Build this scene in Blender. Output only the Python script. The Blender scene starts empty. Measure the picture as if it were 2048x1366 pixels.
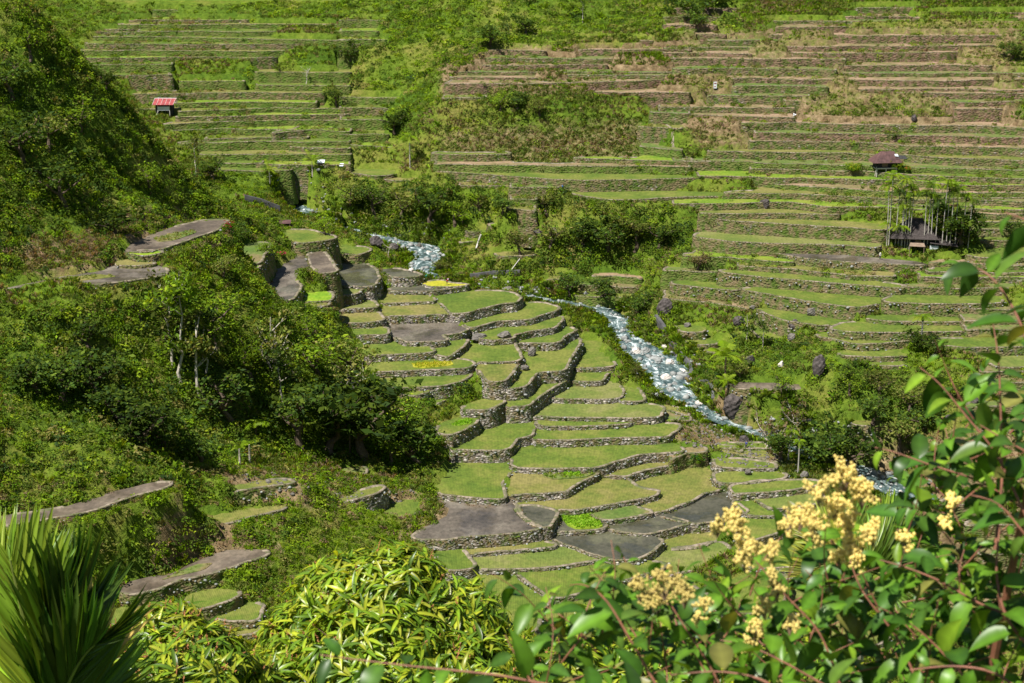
import bpy, bmesh, math, random
import numpy as np
from mathutils import Vector, Matrix, geometry
R = math.radians
rng = np.random.default_rng(7)
random.seed(7)
scene = bpy.context.scene
COL = scene.collection
# ------------------------------------------------------------------ camera
CH, PITCH, FP = 115.0, R(17.0), 3413.3
cam_d = bpy.data.cameras.new("camera"); cam = bpy.data.objects.new("camera", cam_d); COL.objects.link(cam)
cam.location = (0, 0, CH); cam.rotation_euler = (R(90) - PITCH, 0, 0)
cam_d.sensor_width = 36.0; cam_d.lens = 60.0; cam_d.clip_start = 0.1; cam_d.clip_end = 4000
cam_d.dof.use_dof = True; cam_d.dof.focus_distance = 300.0; cam_d.dof.aperture_fstop = 9.0
scene.camera = cam
# ------------------------------------------------------------------ sky and sun
SUN_EL, SUN_AZ = R(60), R(-48)          # azimuth from +Y (away from the camera), towards +X ; negative = left
sd = Vector((math.sin(SUN_AZ) * math.cos(SUN_EL), -abs(math.cos(SUN_AZ)) * math.cos(SUN_EL), math.sin(SUN_EL)))
world = bpy.data.worlds.new("World"); scene.world = world; world.use_nodes = True
wn = world.node_tree.nodes; bg = wn["Background"]; sky = wn.new("ShaderNodeTexSky")
sky.sky_type = 'NISHITA'; sky.sun_disc = False; sky.sun_elevation = SUN_EL
sky.sun_rotation = math.atan2(sd.x, sd.y); sky.altitude = 900; sky.air_density = 1.0; sky.dust_density = 0.6
world.node_tree.links.new(sky.outputs[0], bg.inputs[0]); bg.inputs[1].default_value = 0.052
sun_d = bpy.data.lights.new("sun", 'SUN'); sun_d.energy = 5.0; sun_d.angle = R(0.55); sun_d.color = (1.0, 0.95, 0.87)
sun = bpy.data.objects.new("sun", sun_d); COL.objects.link(sun)
sun.rotation_euler = sd.to_track_quat('Z', 'Y').to_euler()
scene.view_settings.view_transform = 'Standard'; scene.view_settings.look = 'None'
scene.view_settings.exposure = 0.84; scene.view_settings.gamma = 1.0
scene.cycles.max_bounces = 5; scene.cycles.diffuse_bounces = 2; scene.cycles.glossy_bounces = 2
scene.cycles.transmission_bounces = 3; scene.cycles.transparent_max_bounces = 4
# ------------------------------------------------------------------ pixel <-> world
CP, SP = math.cos(PITCH), math.sin(PITCH)
def ray(px, py):
    u = (np.asarray(px, float) - 1024) / FP; v = (683 - np.asarray(py, float)) / FP
    return np.stack([u, CP + v * SP, -SP + v * CP], -1)
def unproj(px, py, z):
    d = ray(px, py); t = (np.asarray(z, float) - CH) / d[..., 2]
    return np.stack([d[..., 0] * t, d[..., 1] * t, np.broadcast_to(z, t.shape) * 1.0], -1)
def proj(p):
    p = np.asarray(p, float); x, y, z = p[..., 0], p[..., 1], p[..., 2] - CH
    dep = np.maximum(y * CP - z * SP, 0.01); up = y * SP + z * CP
    return 1024 + FP * x / dep, 683 - FP * up / dep, dep
def at(px, py, dep):                    # point seen at a pixel, at a given distance
    d = ray(px, py); return Vector(d * dep)+Vector((0, 0, CH))
# ------------------------------------------------------------------ base relief (thin-plate through survey points)
ZC = """1000 600 11.5;1000 700 7;1000 800 3;1050 900 -.2;1100 1000 -3.5;1100 1100 -6;1100 1200 -8;1100 1300 -10
800 560 14;800 640 11;850 700 7.5;800 730 6.5;1150 640 9;1200 760 4.5;1250 850 1.2;1350 900 -1;1400 1000 -4;1500 1100 -6.5;1400 1250 -9.5
1450 760 3.5;1700 760 6;1700 680 9;1700 600 12.5;1700 520 18;1700 450 23;1700 300 36;1700 150 51;1700 0 67.6;1700 -100 80
1400 600 10;1400 520 15.5;1400 450 20.5;1400 300 33.5;1400 150 49;1400 0 66;1400 -100 78
2000 600 15;2000 450 25;2000 300 37.5;2000 150 52;2000 0 68;2000 760 8;2000 900 0;1700 900 -3;2000 1000 -5;2300 300 40;2300 0 70;2300 600 18;2300 900 4;2300 1100 -2
1000 500 16;1000 430 21;1000 350 28;1000 200 42.4;1000 0 65;1200 500 15.5;1200 560 10.5;1200 430 21.5;1200 350 28.5;1200 200 43;1200 0 66;1000 -100 77
800 450 18.5;800 400 23;800 340 27.5;800 200 42;800 0 64;700 430 20;600 380 21.5;600 300 29;600 150 45;600 0 63;600 -100 75
450 350 25;400 300 30;400 150 45;300 230 37;200 100 50;200 0 62;200 -100 74
600 420 17.6;850 500 13.2;845 540 12;960 574 9.6;1090 600 7.6;1200 618 6.2;1240 650 4.6;1300 705 2.2;1340 770 .2;1400 815 -1.6;1600 900 -5.5;1790 965 -9;1900 1090 -13;2000 1250 -18
0 575 36;160 565 36;320 545 35;300 480 31;400 470 30.5;450 440 30.5;500 500 26;610 560 21.5;600 520 22.5;640 600 18.5;640 650 15.5;560 640 18.5
60 600 33.5;0 600 34;200 590 32.5;0 640 30;0 800 22;0 1010 12;330 975 10;200 1000 11.5;300 700 21.5;300 850 14;450 620 23;450 800 13;600 700 11;600 850 5.5;600 930 2.5;850 900 -.3;800 820 3.5;730 690 8.5
500 1000 5;450 1110 -.5;700 1000 .5;700 1080 -3.5;850 1000 -2.5;350 1180 -4.5;450 1210 -6;0 1150 5;200 1100 5;0 1366 -6;500 1366 -11;1000 1366 -12;1500 1366 -13;2048 1366 -16;800 1200 -8
680 470 19;580 470 21.5;700 520 17;700 560 15.5;1560 970 -4;1600 1200 -10;1500 820 0;1600 820 1"""
DC = """40 0 350;100 110 350;170 180 352;250 250 356;330 320 362;390 360 368;440 395 378;500 430 388
0 150 338;0 300 322;150 350 335;100 450 308;200 450 322;300 400 345;400 430 362;-150 0 345;-150 300 300;-150 600 275;-150 900 245;0 480 302;60 60 347"""
_pts = []
for tok in ZC.replace("\n", ";").split(";"):
    a = [float(v) for v in tok.split()]; p = unproj(a[0], a[1], a[2]); _pts.append((p[0], p[1], a[2]))
for tok in DC.replace("\n", ";").split(";"):
    a = [float(v) for v in tok.split()]; d = ray(a[0], a[1]); t = a[2] / d[1]; _pts.append((d[0] * t, a[2], CH + d[2] * t))
for (px, py, D, dD, dz) in [(40, 0, 350, 35, 26), (170, 180, 352, 35, 25), (330, 320, 362, 32, 19), (440, 395, 378, 25, 9), (-150, 0, 345, 50, 22), (100, 110, 350, 35, 26), (250, 250, 356, 33, 22), (390, 360, 368, 28, 15)]:
    d = ray(px, py); t = D / d[1]; _pts.append((d[0] * t * (D + dD) / D, D + dD, CH + d[2] * t - dz))
_pts = np.array(_pts); S = 100.0
def _phi(r2): return np.where(r2 > 0, 0.5 * r2 * np.log(np.maximum(r2, 1e-12)), 0)
_P = _pts[:, :2] / S; n = len(_P)
_K = _phi(((_P[:, None] - _P[None]) ** 2).sum(-1)) + np.eye(n) * 0.0015
_A = np.zeros((n + 3, n + 3)); _A[:n, :n] = _K; _A[:n, n] = 1; _A[:n, n + 1:] = _P; _A[n, :n] = 1; _A[n + 1:, :n] = _P.T
_w = np.linalg.solve(_A, np.concatenate([_pts[:, 2], [0, 0, 0]]))
X0, X1, Y0, Y1, G = -230.0, 230.0, -6.0, 640.0, 1.0
gx = np.arange(X0, X1 + .5, G); gy = np.arange(Y0, Y1 + .5, G); NX, NY = len(gx), len(gy)
GX, GY = np.meshgrid(gx, gy)
def rbf(x, y):
    out = np.zeros(x.shape); q = np.stack([x, y], -1) / S
    for i in range(n): out += _w[i] * _phi(((q - _P[i]) ** 2).sum(-1))
    return out + _w[n] + _w[n + 1] * q[..., 0] + _w[n + 2] * q[..., 1]
cx = gx[::4]; cy = gy[::4]; CXg, CYg = np.meshgrid(np.append(cx, cx[-1] + 4), np.append(cy, cy[-1] + 4))
_c = rbf(CXg, CYg)
def bil(grid, x, y, g=G, x0=X0, y0=Y0):
    fx = np.clip((np.asarray(x) - x0) / g, 0, grid.shape[1] - 1.001); fy = np.clip((np.asarray(y) - y0) / g, 0, grid.shape[0] - 1.001)
    i = fx.astype(int); j = fy.astype(int); a = fx - i; b = fy - j
    return (grid[j, i] * (1 - a) + grid[j, i + 1] * a) * (1 - b) + (grid[j + 1, i] * (1 - a) + grid[j + 1, i + 1] * a) * b
T0 = bil(_c, GX, GY, 4.0)
# far behind the last survey points the hills keep rising gently
T0 = np.where(GY > 540, np.minimum(T0, 95 + (GY - 540) * .2), T0)
hill = 112.8 - 0.64 * GY - 0.0006 * GX ** 2
hill = np.where(GY < 0, 112.8, hill)
T0 = np.where(GY < 190, -30, T0) * 1.0
_blend = np.clip((GY - 190) / 25, 0, 1); 
T0 = np.where(GY < 215, np.where(GY < 190, hill, hill * (1 - _blend) + T0 * _blend), T0)
T0 = np.maximum(T0, np.where(GY < 190, hill, -99))
def fbm(x, y, sc, seed, octs=3):
    r = np.random.default_rng(seed); out = 0 * x; amp = 1.0
    for o in range(octs):
        tab = r.random((64, 64)); fx = x / sc; fy = y / sc; i = np.floor(fx).astype(int); j = np.floor(fy).astype(int)
        a = fx - i; b = fy - j; a = a * a * (3 - 2 * a); b = b * b * (3 - 2 * b); w = lambda ii, jj: tab[jj % 64, ii % 64]
        out = out + amp * ((w(i, j) * (1 - a) + w(i + 1, j) * a) * (1 - b) + (w(i, j + 1) * (1 - a) + w(i + 1, j + 1) * a) * b - .5)
        amp *= .5; sc *= .5
    return out
def hit(px, py, grid=None, ymin=150.0):
    grid = T0 if grid is None else grid
    d = ray(px, py); ys = np.arange(ymin, 640, 1.0); t = ys[None] / d.reshape(-1, 3)[:, 1:2]; dd = d.reshape(-1, 3)
    xx = dd[:, :1] * t; zz = CH + dd[:, 2:3] * t; h = bil(grid, xx, np.broadcast_to(ys, xx.shape)); b = zz < h
    k = np.where(b.any(1), b.argmax(1), len(ys) - 1); k = np.maximum(k, 1); r_ = np.arange(len(k))
    e1 = (zz - h)[r_, k - 1]; e2 = (zz - h)[r_, k]; f = np.clip(e1 / np.maximum(e1 - e2, 1e-6), 0, 1); y = ys[k - 1] + f
    tt = y / dd[:, 1]; P = np.stack([dd[:, 0] * tt, y, CH + dd[:, 2] * tt], -1); return P.reshape(d.shape)
def inpoly(px, py, poly):
    px = np.asarray(px, float); py = np.asarray(py, float); c = np.zeros(px.shape, bool); m = len(poly)
    for i in range(m):
        x1, y1 = poly[i]; x2, y2 = poly[(i + 1) % m]
        if y1 == y2: continue
        c ^= ((y1 > py) != (y2 > py)) & (px < (x2 - x1) * (py - y1) / (y2 - y1) + x1)
    return c
# ------------------------------------------------------------------ object helpers
def link(o, parent=None):
    COL.objects.link(o)
    if parent is not None: o.parent = parent
    return o
def tag(o, label=None, cat=None, group=None, kind=None):
    if label: o["label"] = label
    if cat: o["category"] = cat
    if group: o["group"] = group
    if kind: o["kind"] = kind
    return o
def thing(name, label, cat, loc=(0, 0, 0), rz=0, group=None):
    o = bpy.data.objects.new(name, None); COL.objects.link(o); o.empty_display_size = .3
    o.location = loc; o.rotation_euler = (0, 0, rz); return tag(o, label, cat, group)
def mesh_np(name, V, F, mat, parent=None, cols=None, smooth=False, uv=None):
    V = np.asarray(V, np.float32).reshape(-1, 3); F = np.asarray(F, np.int32); k = F.shape[1]; m = bpy.data.meshes.new(name)
    m.vertices.add(len(V)); m.vertices.foreach_set("co", V.ravel()); m.loops.add(F.size); m.loops.foreach_set("vertex_index", F.ravel())
    m.polygons.add(len(F)); m.polygons.foreach_set("loop_start", np.arange(0, F.size, k, dtype=np.int32))
    if smooth: m.polygons.foreach_set("use_smooth", np.ones(len(F), bool))
    m.update(calc_edges=True)
    if cols is not None:
        a = m.color_attributes.new("Col", 'FLOAT_COLOR', 'POINT'); c = np.ones((len(V), 4), np.float32); c[:, :3] = cols
        a.data.foreach_set("color", c.ravel())
    if mat is not None: m.materials.append(mat)
    return link(bpy.data.objects.new(name, m), parent)
def mesh_py(name, V, F, mat, parent=None, smooth=False):
    m = bpy.data.meshes.new(name); m.from_pydata([tuple(v) for v in V], [], [tuple(f) for f in F]); m.update()
    if smooth:
        for p in m.polygons: p.use_smooth = True
    if mat is not None: m.materials.append(mat)
    return link(bpy.data.objects.new(name, m), parent)
class MB:
    def __init__(s): s.V = []; s.F = []
    def add(s, V, F): k = len(s.V); s.V += [tuple(v) for v in V]; s.F += [tuple(i + k for i in f) for f in F]; return s
    def box(s, x0, x1, y0, y1, z0, z1, M=None):
        V = [Vector((x, y, z)) for z in (z0, z1) for x, y in ((x0, y0), (x1, y0), (x1, y1), (x0, y1))]
        if M is not None: V = [M @ v for v in V]
        return s.add(V, [(0, 3, 2, 1), (4, 5, 6, 7), (0, 1, 5, 4), (1, 2, 6, 5), (2, 3, 7, 6), (3, 0, 4, 7)])
    def slab(s, quad, th):               # a quad given thickness along its normal
        q = [Vector(v) for v in quad]; nn = (q[1] - q[0]).cross(q[3] - q[0]).normalized() * th; V = q + [v + nn for v in q]
        return s.add(V, [(0, 3, 2, 1), (4, 5, 6, 7), (0, 1, 5, 4), (1, 2, 6, 5), (2, 3, 7, 6), (3, 0, 4, 7)])
    def tube(s, pts, rads, k=6):
        pts = [Vector(p) for p in pts]; rings = []
        for i, p in enumerate(pts):
            d = (pts[min(i + 1, len(pts) - 1)] - pts[max(i - 1, 0)]).normalized(); a = d.orthogonal().normalized() if i == 0 else (pa - d * pa.dot(d)).normalized()
            pa = a; b = d.cross(a); rr = rads[i] if hasattr(rads, "__len__") else rads
            rings.append([p + (a * math.cos(t) + b * math.sin(t)) * rr for t in [2 * math.pi * j / k for j in range(k)]])
        V = [v for r in rings for v in r]; F = []
        for i in range(len(pts) - 1):
            for j in range(k): F.append((i * k + j, i * k + (j + 1) % k, (i + 1) * k + (j + 1) % k, (i + 1) * k + j))
        F.append(tuple(reversed(range(k)))); F.append(tuple((len(pts) - 1) * k + j for j in range(k)))
        return s.add(V, F)
    def build(s, name, mat, parent=None, smooth=False): return mesh_py(name, s.V, s.F, mat, parent, smooth)
# ------------------------------------------------------------------ materials
def nmat(name):
    m = bpy.data.materials.new(name); m.use_nodes = True; nt = m.node_tree; nt.nodes.clear(); out = nt.nodes.new("ShaderNodeOutputMaterial")
    return m, nt, out
def N(nt, t, **kw):
    nd = nt.nodes.new(t)
    for k, v in kw.items():
        if k.startswith("i_"):
            key = k[2:]; nd.inputs[int(key) if key.isdigit() else key.replace("_", " ")].default_value = v
        else: setattr(nd, k, v)
    return nd
def ramp(nt, fac, stops):
    r = nt.nodes.new("ShaderNodeValToRGB"); e = r.color_ramp.elements
    while len(e) < len(stops): e.new(0.5)
    for i, (p, c) in enumerate(stops): e[i].position = p; e[i].color = (*c, 1) if len(c) == 3 else c
    nt.links.new(fac, r.inputs[0]); return r.outputs[0]
def mixc(nt, fac, a, b, mode='MIX'):
    m = nt.nodes.new("ShaderNodeMix"); m.data_type = 'RGBA'; m.blend_type = mode
    for s, v in ((0, fac), (6, a), (7, b)):
        if hasattr(v, "links") or isinstance(v, bpy.types.NodeSocket): nt.links.new(v, m.inputs[s])
        else: m.inputs[s].default_value = v if s == 0 else ((*v, 1) if len(v) == 3 else v)
    return m.outputs[2]
def coords(nt, scale=(1, 1, 1), obj=False):
    if obj: src = N(nt, "ShaderNodeTexCoord").outputs["Object"]
    else: src = N(nt, "ShaderNodeNewGeometry").outputs["Position"]
    mp = N(nt, "ShaderNodeMapping"); mp.inputs["Scale"].default_value = scale; nt.links.new(src, mp.inputs[0]); return mp.outputs[0]
def noise(nt, vec, scale, detail=3, rough=.55, dist=0):
    t = N(nt, "ShaderNodeTexNoise"); t.inputs["Scale"].default_value = scale; t.inputs["Detail"].default_value = detail
    t.inputs["Roughness"].default_value = rough; t.inputs["Distortion"].default_value = dist; nt.links.new(vec, t.inputs["Vector"]); return t.outputs["Fac"]
def bsdf(nt, out, col, rough=.9, spec=.2, bump=None, bstr=.5, bdist=.1):
    b = N(nt, "ShaderNodeBsdfPrincipled"); b.inputs["Roughness"].default_value = rough; b.inputs["Specular IOR Level"].default_value = spec
    if isinstance(col, bpy.types.NodeSocket): nt.links.new(col, b.inputs["Base Color"])
    else: b.inputs["Base Color"].default_value = (*col, 1)
    if bump is not None:
        bp = N(nt, "ShaderNodeBump"); bp.inputs["Strength"].default_value = bstr; bp.inputs["Distance"].default_value = bdist
        nt.links.new(bump, bp.inputs["Height"]); nt.links.new(bp.outputs[0], b.inputs["Normal"])
    nt.links.new(b.outputs[0], out.inputs[0]); return b
def plain(name, col, rough=.8, spec=.2, var=.25, scale=3.0, bump=0):
    m, nt, out = nmat(name); c = coords(nt); f = noise(nt, c, scale, 4)
    lo = tuple(v * (1 - var) for v in col); hi = tuple(min(1, v * (1 + var)) for v in col)
    bsdf(nt, out, ramp(nt, f, [(.3, lo), (.7, hi)]), rough, spec, f if bump else None, bump); return m
def leafmat(name, trans=.35, gloss=.0, base=None, rough=.5, objvar=False, edge=None):
    m, nt, out = nmat(name)
    if base is None: col = N(nt, "ShaderNodeAttribute", attribute_name="Col").outputs["Color"]
    else: col = ramp(nt, noise(nt, coords(nt), 1.7, 2), [(.3, tuple(v * .7 for v in base)), (.7, tuple(v * 1.3 for v in base))])
    if objvar:
        oi = N(nt, "ShaderNodeObjectInfo"); hs = N(nt, "ShaderNodeHueSaturation"); mr = N(nt, "ShaderNodeMapRange"); mr.inputs[3].default_value = .6; mr.inputs[4].default_value = 1.35
        nt.links.new(oi.outputs["Random"], mr.inputs[0]); nt.links.new(mr.outputs[0], hs.inputs["Value"]); nt.links.new(col, hs.inputs["Color"]); col = hs.outputs[0]
    d = N(nt, "ShaderNodeBsdfPrincipled"); nt.links.new(col, d.inputs["Base Color"]); d.inputs["Roughness"].default_value = rough
    d.inputs["Specular IOR Level"].default_value = gloss
    t = N(nt, "ShaderNodeBsdfTranslucent"); tc = mixc(nt, 1.0, col, (1.5, 1.35, .45), 'MULTIPLY'); nt.links.new(tc, t.inputs[0])
    mx = N(nt, "ShaderNodeMixShader"); mx.inputs[0].default_value = trans
    nt.links.new(d.outputs[0], mx.inputs[1]); nt.links.new(t.outputs[0], mx.inputs[2]); nt.links.new(mx.outputs[0], out.inputs[0]); return m
def stonemat(name, lo, hi, green, brown, gfac=.5, sc=2.1):
    m, nt, out = nmat(name); c = coords(nt, (1, 1, 1.7))
    nz = N(nt, "ShaderNodeTexNoise"); nz.inputs["Scale"].default_value = 3; nt.links.new(c, nz.inputs["Vector"])
    vv = mixc(nt, .13, c, nz.outputs["Color"]); v = N(nt, "ShaderNodeTexVoronoi", feature='F1'); v.inputs["Scale"].default_value = sc; nt.links.new(vv, v.inputs["Vector"])
    sep = N(nt, "ShaderNodeSeparateColor"); nt.links.new(v.outputs["Color"], sep.inputs[0])
    stone = ramp(nt, sep.outputs[0], [(0, lo), (.55, tuple((a + b) / 2 for a, b in zip(lo, hi))), (.85, hi), (1, tuple(min(.9, x * 1.7) for x in hi))])
    gap = ramp(nt, v.outputs["Distance"], [(.35, (1, 1, 1)), (.7, (.5, .47, .42))]); stone = mixc(nt, 1.0, stone, gap, 'MULTIPLY')
    g = noise(nt, coords(nt), .33, 6, .7); g2 = noise(nt, coords(nt), 1.3, 4, .7)
    mm = N(nt, "ShaderNodeMath", operation='ADD'); nt.links.new(g, mm.inputs[0]); nt.links.new(g2, mm.inputs[1])
    k = 1.02 + (.5 - gfac) * .45
    gm = ramp(nt, mm.outputs[0], [(0, (0, 0, 0)), (max(0, min(.94, (k - .07) / 2 )), (0, 0, 0)), (min(.98, (k + .1) / 2), (1, 1, 1))])
    half = N(nt, "ShaderNodeMath", operation='MULTIPLY'); nt.links.new(mm.outputs[0], half.inputs[0]); half.inputs[1].default_value = .5
    gm.node.id_data.links.new(half.outputs[0], gm.node.inputs[0])
    gb = ramp(nt, noise(nt, coords(nt), .8, 3), [(.38, green), (.6, brown)])
    col = mixc(nt, gm, stone, gb)
    h = N(nt, "ShaderNodeMath", operation='MULTIPLY'); nt.links.new(v.outputs["Distance"], h.inputs[0]); h.inputs[1].default_value = -1
    bsdf(nt, out, col, .95, .1, h.outputs[0], .9, .25); return m
def fieldmat(name, a, b, c3, rows=.0, rough=.9, wet=None):
    m, nt, out = nmat(name); co = coords(nt); f = noise(nt, co, .13 if name != 'earth_bund' else .6, 5, .65); f2 = noise(nt, coords(nt, (1, .6, 1)), 1.6, 3, .6)
    col = ramp(nt, f, [(.36, a), (.49, b), (.6, c3)])
    col = mixc(nt, 1.0, col, ramp(nt, f2, [(.3, (.72, .74, .7)), (.7, (1.2, 1.18, 1.15))]), 'MULTIPLY')
    if rows:
        w = N(nt, "ShaderNodeTexWave"); w.inputs["Scale"].default_value = 1.1; w.inputs["Distortion"].default_value = 1.5; w.inputs["Detail"].default_value = 2
        nt.links.new(co, w.inputs[0]); col = mixc(nt, rows, col, ramp(nt, w.outputs[1], [(0, (.6, .62, .55)), (1, (1.15, 1.15, 1.1))]), 'MULTIPLY')
    bs = bsdf(nt, out, col, rough, .25, f2, .6, .15)
    if wet:
        wr = ramp(nt, noise(nt, co, .16, 4, .6), [(.44, (wet, wet, wet)), (.54, (.85, .85, .85))]); nt.links.new(wr, bs.inputs["Roughness"])
        bs.inputs["Specular IOR Level"].default_value = .5; 
        for l in list(bs.inputs["Normal"].links): l.from_node.inputs["Strength"].default_value = .12
    return m
M = {}
M['leaf'] = leafmat("foliage", .38); M['leaf_var'] = leafmat("foliage_varied", .38, objvar=True)
M['g'] = fieldmat("rice_green", (.07, .115, .013), (.1, .14, .018), (.145, .16, .032), .5)
M['g2'] = fieldmat("rice_pale", (.1, .14, .026), (.13, .155, .034), (.165, .17, .055), .4)
M['y'] = fieldmat("rice_yellow", (.1, .13, .022), (.145, .15, .034), (.185, .165, .055), .5)
M['b'] = fieldmat("seedbed", (.1, .2, .01), (.14, .25, .012), (.2, .28, .02), .2)
M['b2'] = fieldmat("young_rice", (.1, .18, .012), (.14, .21, .016), (.18, .21, .03), .3)
M['yb'] = fieldmat("seedbed_yellow", (.24, .27, .02), (.32, .31, .02), (.36, .32, .04), .2)
M['m'] = fieldmat("wet_mud", (.05, .042, .033), (.09, .075, .06), (.15, .13, .105), .0, wet=.2)
M['mb'] = fieldmat("brown_mud", (.06, .045, .033), (.1, .078, .058), (.15, .12, .09), .0, wet=.5)
M['w'] = fieldmat("paddy_water", (.045, .045, .028), (.06, .058, .04), (.085, .085, .05), .0, wet=.06)
M['gr'] = fieldmat("rough_grass", (.07, .12, .02), (.11, .14, .035), (.16, .13, .06), .0)
M['dry'] = fieldmat("dry_grass", (.12, .12, .04), (.2, .15, .08), (.26, .18, .12), .0)
M['bund'] = fieldmat("earth_bund", (.08, .1, .035), (.15, .13, .09), (.26, .215, .17), .0)
M['stone'] = stonemat("dry_stone", (.15, .13, .12), (.42, .385, .355), (.06, .1, .02), (.15, .115, .06), .58)
M['stone_far'] = stonemat("weathered_stone", (.13, .11, .1), (.3, .265, .245), (.07, .11, .02), (.165, .13, .07), .98, 1.8)
M['stone_green'] = stonemat("grassy_stone", (.11, .1, .08), (.25, .23, .2), (.08, .135, .02), (.12, .13, .04), 1.25, 1.8)
M['stone_brown'] = stonemat("brown_earth_wall", (.12, .085, .06), (.25, .18, .14), (.08, .1, .025), (.2, .13, .09), .85, 1.8)
# ------------------------------------------------------------------ the terraces, each with its outline as surveyed
CR = {'A': (0, 0, 2.9257), 'B': (680, 0, 2.9257), 'C': (1348, 0, 2.9257), 'D': (0, 440, 2.9257), 'E': (680, 440, 2.9257), 'F': (1348, 440, 2.9257),
      'G': (0, 880, 2.81), 'H': (680, 880, 2.81), 'I': (1348, 880, 2.81), 'P': (0, 0, 1.0)}
def pp(code, s):
    ox, oy, k = CR[code]; v = [float(t) for t in s.replace(",", " ").split()]
    return [(ox + v[i] / k, oy + v[i + 1] / k) for i in range(0, len(v), 2)]
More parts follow.
